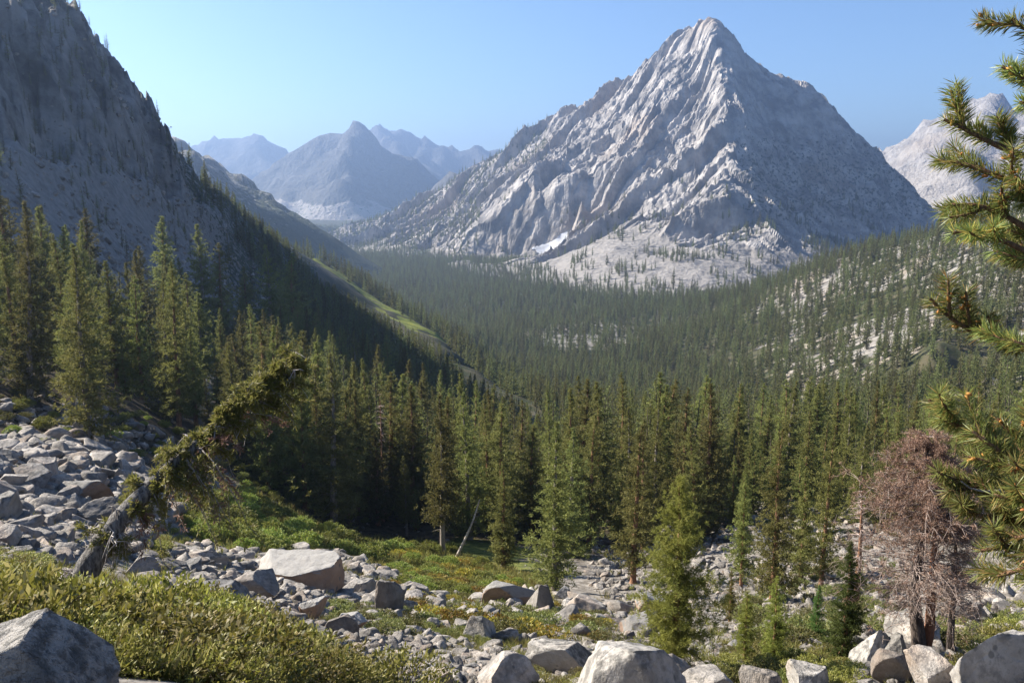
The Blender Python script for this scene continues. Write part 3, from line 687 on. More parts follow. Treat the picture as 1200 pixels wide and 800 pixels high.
# the ones that show most become trees of their own, the rest joins the forest
order = np.argsort(nr); mask = np.zeros((140, 200), bool); vis = np.zeros(len(nx))
def spy(x, y, z):
    cy = cos(PITCH)*y-sin(PITCH)*z; cz = sin(PITCH)*y+cos(PITCH)*z
    return 600+F*x/cy, 400-F*cz/cy
for i in order:
    X0, Yb = spy(nx[i], ny[i], nz[i]); _, Yt = spy(nx[i], ny[i], nz[i]+nh[i]); hw = .085*(Yb-Yt)
    x0, x1 = int(max(0, (X0-hw)/6)), int(min(200, (X0+hw)/6+1)); y0, y1 = int(max(0, Yt/6)), int(min(140, Yb/6+1))
    if x1 <= x0 or y1 <= y0: continue
    s = mask[y0:y1, x0:x1]; vis[i] = (~s).sum(); s[:] = True
N_THINGS = 300-len(TAKEN)-5
best = np.argsort(-vis)[:N_THINGS]; best = best[vis[best] > 0]; chosen = np.zeros(len(nx), bool); chosen[best] = True
for i in best:
    px, r = npx[i], nr[i]
    if px < 330 and r < 235: lab, g = 'conifer in the loose stand on the slope between the rubble and the shaded mountainside', 'conifers on the slope under the mountainside'
    elif px < 420: lab, g = 'conifer among the crowded trees below the shaded mountainside, beyond the leaning tree', 'conifers crowded below the mountainside'
    elif px > 840 and r < 185: lab, g = 'smaller conifer standing loosely on the pale stony ground near the dead brown pine', 'conifers on the stony ground'
    else: lab, g = 'dark green conifer packed among many alike in the forest belt beyond the boulder slope', 'conifers of the forest belt'
    tree_thing(KINDS[int(rngf.integers(8))], nx[i], ny[i], nh[i], lab, g, z=nz[i]-.1, wide=rngf.uniform(.9, 1.45), tilt=tuple(rngf.normal(0, .03, 2)))
print('near trees', len(nx), 'things', chosen.sum())

# ------------------------------------------------------------------ the forest beyond, one mass
def low_tree(seed, **kw):
    (tv, tf), (cv, cf) = conifer(np.random.default_rng(seed), **kw)
    V = np.concatenate([tv, cv]); Fq = np.concatenate([tf, cf+len(tv)])
    me = mesh_np('forest_tree', V, Fq, smooth=False); me.materials.append(M_BARKF); me.materials.append(M_FOREST)
    me.polygons.foreach_set('material_index', np.concatenate([np.zeros(len(tf)), np.ones(len(cf))]).astype(np.int32))
    return bpy.data.objects.new('forest_tree', me)
FT = [low_tree(300+i, whorls=26, nbr=4, clumps=4, spr=4, sl=.75, sw=.3, R=.15+.02*(i % 3), base=.06, stubs=0, sides=5, gaps=.15, power=.85+.1*(i % 3)) for i in range(4)] + \
     [low_tree(310+i, whorls=20, nbr=5, clumps=3, spr=4, sl=1.35, sw=.55, R=.14+.02*(i % 3), base=.04, stubs=0, sides=3, gaps=.08, power=.85+.1*(i % 3)) for i in range(4)]
fx, fy, fz, fs, fi = [nx[~chosen]], [ny[~chosen]], [nz[~chosen]-.1], [nh[~chosen]/22], [rngf.integers(0, 4, (~chosen).sum())]
def mass(n, px0, px1, r0, r1, dens, dmin, lod, hlo=15, hhi=24):
    x, y = scatter(rngf, n, px0, px1, r0, r1, dens, dmin); z = land_z(x, y)
    h = rngf.uniform(hlo, hhi, len(x))*np.where(rngf.random(len(x)) < .15, .6, 1); k = under_crest(x, y, z, h); h2 = h*.5; k2 = ~k & under_crest(x, y, z, h2); h = np.where(k2, h2, h); k = k | k2
    x, y, z, h = x[k], y[k], z[k], h[k]
    fx.append(x); fy.append(y); fz.append(z-.2); fs.append(h/22); fi.append(rngf.integers(0, 4, len(x))+lod)
    print('mass', len(x))
def d_mid(px, r, x, y):
    sparse_hill = sm(800, 900, px)*sm(420, 520, r)
    n = fbm(x/110, y/110, 3, 81); clear = np.clip(.5-.9*n, .10, 1)
    knoll = sm(115, 75, np.hypot(x-pt(690, 390, 1130)[0], (y-pt(690, 390, 1130)[1])*.7))
    open_ = sm(.12, .4, fbm(x/130, y/210, 3, 84)+.27)*sm(520, 640, px)*sm(520, 700, r)
    d = np.where(sparse_hill > 0, 1-.65*open_*(1-sparse_hill)-sparse_hill*(1-.40*clear-.07), .95)
    d = np.clip(d, 0, 1)*(1-.9*knoll)*(1-meadow_mask(x, y)*.95)
    shade = sm(380, 300, px)*sm(620, 480, r)
    wall = sm(400, 330, px)*sm(400, 440, r)
    return d*(1-.97*shade)*(1-.55*wall)*sm(215, 290, px)
mass(34000, -20, 1280, 425, 1130, d_mid, 5.2, 4)
mass(9000, -60, 335, 250, 760, lambda px, r, x, y: np.clip(1.5*fbm(x/38, y/70, 3, 87)+.06, 0, .9)*sm(335, 280, px), 3.4, 0, 4, 9)
def d_far(px, r, x, y):
    z0 = np.full(len(x), -200.); k = (r > 1350) & (x > -1000) & (x < 1700) & (y > 1260) & (y < 3450)
    z0[k] = peak_base(x[k], y[k]); up = sm(-197, -168, z0)
    n = fbm(x/90, y/90, 3, 91); n2 = fbm(x/260, y/260, 2, 93)
    patch = np.clip(.04+.6*n, 0, .5)*sm(40, -140, z0)*sm(640, 760, px)+np.clip(.12+.4*n, 0, .4)*sm(640, 560, px)*sm(20, -60, z0)
    return np.where(up > 0, (1-up)*.9+up*patch, .92)*(1-meadow_mask(x, y))*np.clip(1.0+.5*n2, .5, 1)
mass(60000, 200, 1180, 1130, 2600, d_far, 6.4, 4)
mass(15000, 280, 640, 2600, 4300, lambda px, r, x, y: .95*sm(-150, -190, ground_z(x, y)), 11, 4)
def build_mass(name, x, y, z, s, idx, protos, mat_tint=True, flat=None, rot_tilt=.04, **props):
    n = len(x); me = bpy.data.meshes.new(name); me.vertices.add(n); me.vertices.foreach_set('co', np.stack([x, y, z], -1).astype(np.float32).ravel())
    R_ = np.random.default_rng(n)
    rot = np.stack([R_.normal(0, rot_tilt, n), R_.normal(0, rot_tilt, n), R_.uniform(0, 6.28, n)], -1)
    for an, kind, v, key in (('rot', 'FLOAT_VECTOR', rot, 'vector'), ('size', 'FLOAT', s, 'value'), ('tint', 'FLOAT', R_.random(n), 'value'), ('kind', 'INT', idx, 'value')):
        at = me.attributes.new(an, kind, 'POINT'); at.data.foreach_set(key, np.asarray(v, np.int32 if kind == 'INT' else np.float32).ravel())
    me.update()
    o = link(name, me, None, **props)
    ng = bpy.data.node_groups.new(name, 'GeometryNodeTree')
    ng.interface.new_socket('Geometry', in_out='INPUT', socket_type='NodeSocketGeometry'); ng.interface.new_socket('Geometry', in_out='OUTPUT', socket_type='NodeSocketGeometry')
    gi = ng.nodes.new('NodeGroupInput'); go = ng.nodes.new('NodeGroupOutput')
    ip = ng.nodes.new('GeometryNodeInstanceOnPoints'); g2i = ng.nodes.new('GeometryNodeGeometryToInstance')
    for p in reversed(protos):
        oi = ng.nodes.new('GeometryNodeObjectInfo'); oi.inputs['Object'].default_value = p; oi.inputs['As Instance'].default_value = False
        ng.links.new(oi.outputs['Geometry'], g2i.inputs[0])
    ng.links.new(gi.outputs[0], ip.inputs['Points']); ng.links.new(g2i.outputs[0], ip.inputs['Instance'])
    ip.inputs['Pick Instance'].default_value = True
    def na(nm, t):
        a = ng.nodes.new('GeometryNodeInputNamedAttribute'); a.data_type = t; a.inputs['Name'].default_value = nm; return a.outputs['Attribute']
    ng.links.new(na('kind', 'INT'), ip.inputs['Instance Index']); ng.links.new(na('size', 'FLOAT'), ip.inputs['Scale'])
    e2r = ng.nodes.new('FunctionNodeEulerToRotation'); ng.links.new(na('rot', 'FLOAT_VECTOR'), e2r.inputs[0]); ng.links.new(e2r.outputs[0], ip.inputs['Rotation'])
    ng.links.new(ip.outputs[0], go.inputs[0])
    md = o.modifiers.new('spread', 'NODES'); md.node_group = ng
    return o
build_mass('forest', np.concatenate(fx), np.concatenate(fy), np.concatenate(fz), np.concatenate(fs), np.concatenate(fi), FT, kind='stuff')
# ------------------------------------------------------------------ boulders and rubble
def mat_rock(name, base, dark, warm, lichen=.5, inst=False, warm_amt=.45, lcol=(.07, .068, .062), top=None):
    m = Mat(name); p = m.objco(); geo = m.n('NewGeometry')
    if inst: rnd = m.n('Attribute', attribute_name='tint'); rnd.attribute_type = 'INSTANCER'; rnd = rnd.outputs['Fac']
    else: rnd = m.rand()
    off = m.n('VectorMath', operation='ADD'); cmb = m.n('CombineXYZ'); m.l(m.math('MULTIPLY', rnd, 91), cmb.inputs[0]); m.l(m.math('MULTIPLY', rnd, 37), cmb.inputs[1])
    m.l(p, off.inputs[0]); m.l(cmb.outputs[0], off.inputs[1]); v = off.outputs[0]
    n1 = m.noise(v, 1.6, 6, .62); n2 = m.noise(v, 7, 6, .7); n3 = m.noise(v, .7, 3); n4 = m.noise(v, 38, 3, .6)
    ly = m.noise(m.mapping(v, (1.5, 1.5, 9), (.5, .35, 0)), 1, 5, .6)
    col = m.mix(m.ramp(n1, .3, .7), dark, base)
    col = m.mix(m.ramp(n3, .5, .66, 0, warm_amt), col, warm)
    col = m.mix(m.ramp(ly, .55, .72, 0, .35), col, tuple(.7*x for x in dark))
    # dark lichen that settles on faces that look up
    up = m.n('SeparateXYZ'); m.l(geo.outputs['Normal'], up.inputs[0])
    if top: col = m.mix(m.ramp(m.math('ADD', up.outputs[2], m.math('MULTIPLY', m.math('SUBTRACT', n1, .5), .8)), .2, .5), col, m.mix(m.ramp(n2, .35, .65), tuple(.55*x for x in top), top))
    sp = m.voro(v, 9); sp2 = m.noise(v, 2.6, 2)
    col = m.mix(m.math('MULTIPLY', m.ramp(sp, .32, .18), m.ramp(sp2, .5, .62, 0, .75)), col, (.11, .108, .10))
    li = m.math('MULTIPLY', m.ramp(n2, .42, .6), m.ramp(up.outputs[2], .0, .6, .15, 1))
    col = m.mix(m.math('MULTIPLY', li, lichen), col, lcol)
    col = m.mix(m.ramp(n4, .55, .75, 0, .35), col, (.10, .095, .09))
    hs = m.n('HueSaturation'); m.l(col, hs.inputs['Color']); m.l(m.ramp(rnd, 0, 1, .72, 1.18), hs.inputs['Value'])
    wn = m.n('TexNoise'); m.l(v, wn.inputs['Vector']); wn.inputs['Scale'].default_value = 1.7; ws = m.n('VectorMath', operation='SCALE'); m.l(wn.outputs['Color'], ws.inputs[0]); ws.inputs['Scale'].default_value = .8
    wa = m.n('VectorMath', operation='ADD'); m.l(v, wa.inputs[0]); m.l(ws.outputs[0], wa.inputs[1])
    ck = m.voro(m.mapping(wa.outputs[0], (1, 1.7, .8), (.3, .6, .2)), 1.5, 'DISTANCE_TO_EDGE'); ckr = m.ramp(ck, 0, .05)
    b = m.bump(ckr, .3, .03); b = m.bump(n1, .8, .25, b); b = m.bump(n2, .8, .08, b); b = m.bump(n4, .5, .012, b); b = m.bump(ly, .3, .1, b)
    return m.finish(hs.outputs[0], .88, b, .25)
M_ROCK = mat_rock('grey_granite', (.37, .337, .30), (.165, .15, .134), (.33, .235, .165))
M_ROCKL = mat_rock('pale_granite', (.41, .383, .345), (.21, .195, .175), (.34, .265, .2), .8)
M_ROCKD = mat_rock('lichen_granite', (.28, .265, .25), (.12, .115, .11), (.24, .17, .12), .8)
M_ROCKW = mat_rock('rust_brown_granite', (.36, .26, .19), (.22, .15, .11), (.38, .24, .15), .5, warm_amt=.5, top=(.40, .38, .35))
M_RUBBLE = mat_rock('rubble_granite', (.38, .345, .305), (.165, .15, .134), (.33, .235, .165), .45, True)
def rock_arrays(seed, sub=4, planes=11, dims=(1, .75, .6), rough=.03, keep=.55, cuts=None):
    """an angular block: a ball cut by random planes, then weathered"""
    import bmesh
    rng = np.random.default_rng(seed); bm = bmesh.new(); bmesh.ops.create_icosphere(bm, subdivisions=sub, radius=1.0)
    V = np.array([v.co[:] for v in bm.verts]); Fq = np.array([[v.index for v in f.verts] for f in bm.faces]); bm.free()
    N = rng.normal(size=(planes, 3)); N /= np.linalg.norm(N, axis=1)[:, None]; D = rng.uniform(keep-.14, keep+.16, planes)
    # two flat beds and a pair of joint faces
    N = np.concatenate([N, [[.1, .05, 1], [-.1, .1, -1]]]); D = np.concatenate([D, [.62, .6]]); N /= np.linalg.norm(N, axis=1)[:, None]
    if cuts is not None: N = np.array([c[:3] for c in cuts], float); D = np.array([c[3] for c in cuts]); N /= np.linalg.norm(N, axis=1)[:, None]
    for _ in range(2):
        for nn, dd in zip(N, D):
            e = V@nn-dd; k = e > 0
            V[k] -= nn*(e[k]*.985)[:, None]
    s1 = seed*3.7
    d = fbm(V[:, 0]*1.7+s1, V[:, 1]*1.7+V[:, 2]*2.1, 3, seed)*rough*1.6 + fbm(V[:, 0]*5+V[:, 2]*3+s1, V[:, 1]*5-V[:, 2]*4, 3, seed+5)*rough*.7
    V = V*(1+d[:, None]); V *= np.array(dims)
    V[:, 2] -= V[:, 2].min()
    return V, Fq
ROCKS = []
for i in range(14):
    rr_ = np.random.default_rng(700+i); dims = (1, rr_.uniform(.6, .95), rr_.uniform(.42, .85))
    V, Fq = rock_arrays(400+i, 5, int(rr_.integers(7, 15)), dims)
    w = V[:, 0].max()-V[:, 0].min(); V = V/w; V[:, 0] -= V[:, 0].mean(); V[:, 1] -= V[:, 1].mean()
    ROCKS.append(mesh_np('boulder', V, Fq))
for i, (pl, dims) in enumerate(((5, (1, .7, .7)), (6, (1, .6, .6)), (5, (1, .8, .75)), (7, (1, .7, .5)))):
    V, Fq = rock_arrays(470+i, 5, pl, dims, .028, .42); w = V[:, 0].max()-V[:, 0].min(); V = V/w; V[:, 0] -= V[:, 0].mean(); V[:, 1] -= V[:, 1].mean(); ROCKS.append(mesh_np('boulder', V, Fq))
for i, cuts in enumerate(([(0, -1, .2, .45), (.75, -.15, .62, .40), (-.42, -.1, .9, .46), (0, 1, .3, .6), (0, 0, -1, .5), (-1, 0, .1, .9), (1, -.2, -.1, .78), (.3, -.9, .5, .62)],
                          [(-.35, -.9, .3, .42), (.7, -.6, .4, .5), (.1, .25, 1, .44), (.6, .5, .6, .62), (-.9, .1, .45, .62), (0, 0, -1, .5), (-.55, -.3, .8, .5), (.25, -.75, .7, .52), (0, 1, .1, .6)],
                          [(.04, -.12, 1, .36), (0, -1, -.55, .42), (-.3, -.9, -.3, .5), (-.9, -.2, .2, .85), (.95, -.2, -.1, .82), (0, 1, .2, .6), (0, 0, -1, .36), (-.6, -.3, .7, .62), (.5, -.85, .1, .62)],
                          [(-.5, -.8, .35, .4), (.8, -.45, .35, .42), (.15, .6, .8, .5), (0, 0, -1, .45), (-.8, .4, .4, .55), (.1, -.3, 1, .66)])):
    V, Fq = rock_arrays(480+i, 5, dims=(1, 1, 1), rough=.03, cuts=cuts); w = V[:, 0].max()-V[:, 0].min(); V = V/w; V[:, 0] -= V[:, 0].mean(); V[:, 1] -= V[:, 1].mean(); ROCKS.append(mesh_np('boulder', V, Fq))
def rock_copy(me, mat, cache={}):
    k = (me.name, mat.name)
    if k not in cache: c = me.copy(); c.materials.append(mat); cache[k] = c
    return cache[k]
ROCK_AT = []   # x, y, radius
def rock(x, y, w, label, group=None, k=0, mat=None, rz=None, tall=1.0, deep=1.0, tilt=(0, 0), sink=.22, name='boulder', z=None):
    me = rock_copy(ROCKS[k % 22], mat or M_ROCK)
    zz = float(ground_z(np.array([x]), np.array([y]))[0]) if z is None else z
    o = bpy.data.objects.new(name, me); COL.objects.link(o)
    h = w*tall; o.location = (x, y, zz-h*.5*sink); o.scale = (w, w*deep, h); o.rotation_euler = (tilt[0], tilt[1], random.uniform(0, 6.28) if rz is None else rz)
    o['label'] = label; o['category'] = 'boulder'
    if group: o['group'] = group
    ROCK_AT.append((x, y, w*.5)); return o
PH = [max(v.co.z for v in m.vertices) for m in ROCKS]
def rock_px(px, py, wpx, label, hpx=None, r=None, **kw):
    """a boulder whose foot is seen at (px, py), wpx wide in the photograph"""
    if r is None: x, y, z = ground_at(px, py, 2.4)
    else:
        a, _ = ray(px, py); x, y = r*sin(a), r*cos(a); z = float(ground_z(np.array([x]), np.array([y]))[0])
    d = math.sqrt(x*x+y*y+z*z); w = wpx*d/F
    if hpx: kw['tall'] = hpx/wpx/PH[kw.get('k', 0) % 22]/(1-.5*kw.get('sink', .22))
    return rock(x, y, w, label, z=z, **kw)
# boulders one can tell apart
rock_px(34, 822, 160, 'large grey wedge-shaped boulder with a flat front face in the shrubs, bottom left corner', hpx=84, k=18, mat=M_ROCKL, rz=.12, deep=.8, sink=.05)
rock_px(70, 868, 190, 'low whitish boulder top at the very bottom edge, in front of the large grey wedge', hpx=60, k=5, mat=M_ROCKL, rz=.2, tall=.6, deep=.6, sink=.1)
rock_px(352, 690, 98, 'long flat-topped slab with a brown hollow underside, largest in the rubble left of centre', hpx=42, k=20, mat=M_ROCKW, rz=-.1, deep=.8, tilt=(.06, -.06), sink=.1)
rock_px(366, 727, 32, 'round brown stone below the overhanging slab', hpx=29, k=9, mat=M_ROCKW, tall=1.0, sink=.1)
rock_px(457, 722, 34, 'dark bluish slab standing upright on its edge in the rubble', hpx=46, k=7, mat=M_ROCKD, rz=.3, tall=1.75, deep=.5, sink=.1)
rock_px(603, 712, 66, 'brownish box-shaped boulder with a flat top on the green slope', hpx=33, k=4, mat=M_ROCKW, rz=.15, tall=.62, deep=.7, sink=.2)
rock_px(636, 722, 40, 'upright grey boulder with a pointed top, right of the brownish box-shaped one', hpx=42, k=21, mat=M_ROCK, rz=.8, tall=1.35, sink=.15)
rock_px(678, 722, 56, 'long pale leaning block right of the upright pointed boulder', hpx=30, k=10, mat=M_ROCK, rz=-.3, tall=.62, deep=.6, tilt=(0, .15))
rock_px(560, 750, 50, 'pale triangular boulder at the left end of the green patch', hpx=34, k=21, mat=M_ROCKL, rz=.3, tall=.8)
rock_px(562, 708, 30, 'low grey stone on the grass left of the brownish box-shaped boulder', hpx=16, k=6, mat=M_ROCK, tall=.55)
rock_px(738, 828, 126, 'big ridge-topped pale boulder at the bottom edge, right of centre', hpx=78, k=19, mat=M_ROCKL, rz=.1, deep=.9, sink=.12)
rock_px(668, 790, 84, 'whitish sloping slab leaning on the big ridge-topped boulder', hpx=44, k=13, mat=M_ROCKL, rz=-.35, tall=.45, deep=.6, tilt=(0, -.2), sink=.25)
rock_px(592, 812, 66, 'angular grey boulder at the bottom edge left of the big ridge-topped one', hpx=46, k=8, mat=M_ROCK, rz=.4, tall=.85, sink=.2)
rock_px(778, 806, 60, 'dark-streaked boulder at the bottom edge under the broad olive pine', hpx=38, k=0, mat=M_ROCK, rz=1.0, tall=.7, sink=.2)
rock_px(832, 812, 58, 'low grey boulder at the bottom edge right of the broad olive pine', hpx=34, k=6, mat=M_ROCK, rz=2.2, tall=.75, sink=.2)
rock_px(884, 814, 46, 'small whitish pointed boulder at the bottom edge below the bushy young pine', hpx=38, k=12, mat=M_ROCKL, tall=.95, sink=.2)
rock_px(946, 812, 60, 'pale low boulder at the bottom edge left of the clustered pointed rocks', hpx=32, k=1, mat=M_ROCKL, tall=.6, sink=.2)
rock_px(1018, 786, 46, 'pale tilted block in the rock cluster under the dead pine, leftmost and tallest', hpx=46, k=21, mat=M_ROCKL, rz=.6, tall=1.1, tilt=(0, .35), sink=.2)
rock_px(1046, 784, 46, 'pale pointed boulder in the rock cluster under the dead pine', hpx=44, k=21, mat=M_ROCKL, rz=1.6, tall=1.05, sink=.2)
rock_px(1052, 798, 52, 'squat front boulder of the rock cluster under the dead pine', hpx=36, k=4, mat=M_ROCK, rz=.2, tall=.7, sink=.2)
rock_px(1088, 806, 46, 'greyish round boulder at the right end of the rock cluster under the dead pine', hpx=38, k=9, mat=M_ROCK, tall=.8, sink=.2)
rock_px(1180, 806, 118, 'large pale boulder at the bottom right corner among low shrubs', hpx=66, k=14, mat=M_ROCKL, rz=.4, tall=.7, deep=.8, sink=.2)
rock_px(40, 574, 42, 'dark rounded boulder on top of the rubble slope at the left edge', hpx=26, k=9, mat=M_ROCKD, tall=.6)
rock_px(78, 596, 36, 'dark peaked boulder in the middle of the left rubble slope', hpx=26, k=12, mat=M_ROCKD, tall=.7)
rock_px(262, 712, 72, 'dark lichen-covered slab sloping towards the shrubs, left end of the lower rubble', hpx=34, k=13, mat=M_ROCKD, rz=.3, tall=.5, deep=.8)
rock_px(300, 704, 58, 'grey broken boulder just left of the overhanging slab', hpx=36, k=8, mat=M_ROCK, tall=.6)
rock_px(520, 790, 60, 'long pale slab dipping to the right among small rubble at the bottom', k=10, mat=M_ROCKL, rz=-.5, tall=.3, deep=.55, tilt=(0, .3))
rock_px(700, 722, 30, 'grey split boulder beyond the whitish sloping slab', k=2, mat=M_ROCK)
rock_px(895, 600+45, 34, 'bluish block lying in shade on the stony floor', k=4, mat=M_ROCKD)
rock_px(868, 762, 26, 'flat rusty stone in the pale rubble behind the young pines', k=6, mat=M_ROCKW, tall=.5)

def inside(px, py, poly):
    c = np.zeros(len(px), bool); n = len(poly)
    for i in range(n):
        (x1, y1), (x2, y2) = poly[i], poly[(i+1) % n]
        c ^= ((y1 > py) != (y2 > py)) & (px < (x2-x1)*(py-y1)/((y2-y1) if y2 != y1 else 1e-9)+x1)
    return c
FIELDS = [  # outline on the picture, boulders, rubble, sizes, what lies there
    ([(-40, 520), (60, 515), (130, 520), (175, 565), (215, 600), (165, 640), (110, 662), (-40, 662)], 78, 1500, (9, 44), 'grey boulder lying in the jumbled rubble slope at the left', 'boulders of the left rubble slope'),
    ([(165, 655), (235, 640), (300, 652), (340, 650), (410, 655), (500, 690), (545, 722), (545, 745), (480, 735), (400, 725), (330, 728), (260, 705), (170, 692)], 74, 1500, (8, 40), 'grey boulder in the band of rubble around the overhanging slab', 'boulders around the overhanging slab'),
    ([(320, 740), (420, 728), (470, 738), (600, 768), (640, 806), (470, 806), (410, 775)], 40, 1200, (7, 34), 'pale stone in the low rubble just beyond the leafy shrubs', 'stones beyond the leafy shrubs'),
    ([(530, 700), (620, 690), (720, 712), (770, 700), (760, 806), (640, 806), (560, 765)], 40, 420, (8, 38), 'pale boulder on the green slope near the bottom centre', 'boulders of the green slope'),
    ([(690, 640), (840, 590), (1055, 590), (1055, 760), (940, 790), (800, 790), (760, 720), (690, 690)], 46, 2600, (5, 20), 'small pale boulder on the stony floor between the loose trees', 'boulders of the stony floor'),
    ([(1000, 760), (1080, 690), (1240, 680), (1240, 810), (1000, 810)], 22, 700, (9, 44), 'pale boulder in the rocks around the dead brown pine', 'boulders around the dead pine'),
    ([(0, 470), (60, 465), (150, 490), (230, 530), (220, 570), (140, 525), (0, 520)], 12, 160, (8, 30), 'bluish boulder in the shade under the conifers above the left rubble', 'shaded boulders under the left conifers'),
]
rngr = np.random.default_rng(77); RX = [[], [], [], []]
def ground_many(px, py):
    out = [ground_at(a, b, 8, 400) for a, b in zip(px, py)]
    return np.array(out)
def poly_sample(poly, n):
    xs = [p[0] for p in poly]; ys = [p[1] for p in poly]; P = np.zeros((0, 2))
    while len(P) < n:
        q = np.stack([rngr.uniform(min(xs), max(xs), 2*n), rngr.uniform(min(ys), max(ys), 2*n)], -1); P = np.concatenate([P, q[inside(q[:, 0], q[:, 1], poly)]])
    return P[:n]
def fast_ground(P):
    """feet on the ground for many lines of sight at once"""
    a = np.array([ray(*p) for p in P]); rr = np.exp(np.linspace(math.log(6), math.log(420), 260)); X = rr[None]*np.sin(a[:, :1]); Yy = rr[None]*np.cos(a[:, :1])
    d = rr[None]*a[:, 1:]-ground_z(X.ravel(), Yy.ravel()).reshape(X.shape); hit = d <= 0
    i = np.where(hit.any(1), hit.argmax(1), len(rr)-1); j = np.maximum(i-1, 0); k = np.arange(len(P))
    f = d[k, j]/(d[k, j]-d[k, i]+1e-9); f = np.clip(f, 0, 1); r = rr[j]+(rr[i]-rr[j])*f
    x = r*np.sin(a[:, 0]); y = r*np.cos(a[:, 0]); return x, y, ground_z(x, y)
for poly, nb, nr_, (s0, s1), lab, grp in FIELDS:
    nr_ = int(nr_*2.2)
    P = poly_sample(poly, nb); x, y, z = fast_ground(P)
    for i in range(nb):
        d = math.sqrt(x[i]**2+y[i]**2+z[i]**2); w = s0*(s1/s0)**(rngr.random()**1.6)*d/F*1.35
        if any((x[i]-q[0])**2+(y[i]-q[1])**2 < (.58*(w*.5+q[2]))**2 for q in ROCK_AT): continue
        mt = (M_ROCK, M_ROCK, M_ROCKL, M_ROCKL, M_ROCKD, M_ROCKW)[int(rngr.choice(6, p=[.36, .14, .18, .14, .12, .06]))]
        rock(x[i], y[i], w, lab, grp, k=int(rngr.integers(18)), mat=mt, z=z[i], tall=rngr.uniform(.6, 1.2), deep=rngr.uniform(.7, 1.1), tilt=tuple(rngr.normal(0, .22, 2)))
    P = poly_sample(poly, nr_); x, y, z = fast_ground(P); d = np.sqrt(x*x+y*y+z*z)
    pxs = (s0*.33)*((s1*.62/(s0*.33))**(rngr.random(nr_)**2.0)); w = pxs*d/F*1.35
    RX[0].append(x); RX[1].append(y); RX[2].append(z-w*.12); RX[3].append(w)
# loose stones between the fields
P = poly_sample([(-60, 520), (130, 500), (330, 600), (700, 640), (1240, 600), (1240, 815), (-60, 815)], 1500); x, y, z = fast_ground(P); w = rngr.uniform(1.5, 6, len(x))*np.sqrt(x*x+y*y+z*z)/F
RX[0].append(x); RX[1].append(y); RX[2].append(z-w*.12); RX[3].append(w)
for poly, n in (([(-420, 540), (-40, 520), (-40, 690), (-420, 700)], 1500), ([(1240, 660), (1480, 660), (1480, 815), (1240, 815)], 700)):
    P = poly_sample(poly, n); x, y, z = fast_ground(P); w = 4*(6**rngr.random(n))*np.sqrt(x*x+y*y+z*z)/F
    RX[0].append(x); RX[1].append(y); RX[2].append(z-w*.12); RX[3].append(w)
RP = []
for i in range(8):
    rr_ = np.random.default_rng(800+i); V, Fq = rock_arrays(450+i, 3, int(rr_.integers(7, 13)), (1, rr_.uniform(.6, .95), rr_.uniform(.4, .8)), .03); V /= V[:, 0].max()-V[:, 0].min()
    me = mesh_np('stone', V, Fq); me.materials.append(M_RUBBLE); RP.append(bpy.data.objects.new('stone', me))
rx, ry, rz_, rw = [np.concatenate(v) for v in RX]
build_mass('rubble', rx, ry, rz_, rw, rngr.integers(0, 8, len(rx)), RP, rot_tilt=.35, kind='stuff')
print('rocks', len(ROCK_AT), 'rubble', len(rx))
a_ = rngr.uniform(az_of(-60), az_of(345), 9000); r_ = np.sqrt(rngr.uniform(215**2, 560**2, 9000)); x = r_*np.sin(a_); y = r_*np.cos(a_)
k = rngr.random(9000) < (1-.75*left_wall(x, y))*np.clip(.55+fbm(x/40, y/60, 3, 55), .1, 1); x, y = x[k], y[k]; w = .8*(4.5**rngr.random(len(x))**1.6)*1.2
build_mass('scree', x, y, ground_z(x, y)-.3*w, w, rngr.integers(0, 8, len(x)), RP, rot_tilt=.4, kind='stuff')
# blocky outcrop stones on the right hillside
a_ = rngr.uniform(az_of(800), az_of(1290), 14000); r_ = np.sqrt(rngr.uniform(430**2, 1150**2, 14000)); x = r_*np.sin(a_); y = r_*np.cos(a_)
sl_ = sm(820, 960, 600+F*np.tan(a_))*(.30+.6*fbm(x/120, y/120, 3, 51)); k = rngr.random(14000) < np.clip(sl_*1.3-.32, 0, 1); x, y = x[k], y[k]
w = rngr.uniform(1.5, 6.5, len(x))*np.where(rngr.random(len(x)) < .12, 1.9, 1); z = ground_z(x, y)-.28*w
build_mass('hillside_rubble', x, y, z, w, rngr.integers(0, 8, len(x)), RP, rot_tilt=.2, kind='stuff')
# ------------------------------------------------------------------ shrubs and grass
def mat_leaf(name, a, b, c, rough=.5, trans=.35, inst=False, spec=.35):
    m = Mat(name); geo = m.n('NewGeometry'); 
    if inst: rn = m.n('Attribute', attribute_name='tint'); rn.attribute_type = 'INSTANCER'; rnd = rn.outputs['Fac']
    else: rnd = m.rand()
    l = m.attr('leaf'); n = m.noise(m.pos(), 1.3, 3)
    col = m.mix(m.ramp(l, 0, .55), a, b); col = m.mix(m.ramp(l, .62, .95), col, c); col = m.mix(m.ramp(n, .45, .7, 0, .5), col, b)
    hs = m.n('HueSaturation'); m.l(col, hs.inputs['Color']); m.l(m.ramp(rnd, 0, 1, .48, .52), hs.inputs['Hue']); m.l(m.ramp(rnd, 0, 1, .62, 1.2), hs.inputs['Value'])
    return m.finish(hs.outputs[0], rough, None, spec, trans)
M_LEAF = mat_leaf('leathery_leaves', (.10, .11, .02), (.23, .215, .04), (.42, .37, .15), .55, .38, spec=.3)
M_WILLOW = mat_leaf('willow_leaves', (.13, .185, .03), (.22, .25, .05), (.31, .30, .07), .6, .4)
M_YELLOW = mat_leaf('autumn_leaves', (.20, .195, .03), (.29, .235, .04), (.36, .20, .04), .6, .4)
M_SAGE = mat_leaf('dull_green_leaves', (.11, .13, .035), (.17, .18, .05), (.25, .225, .07), .6, .35)
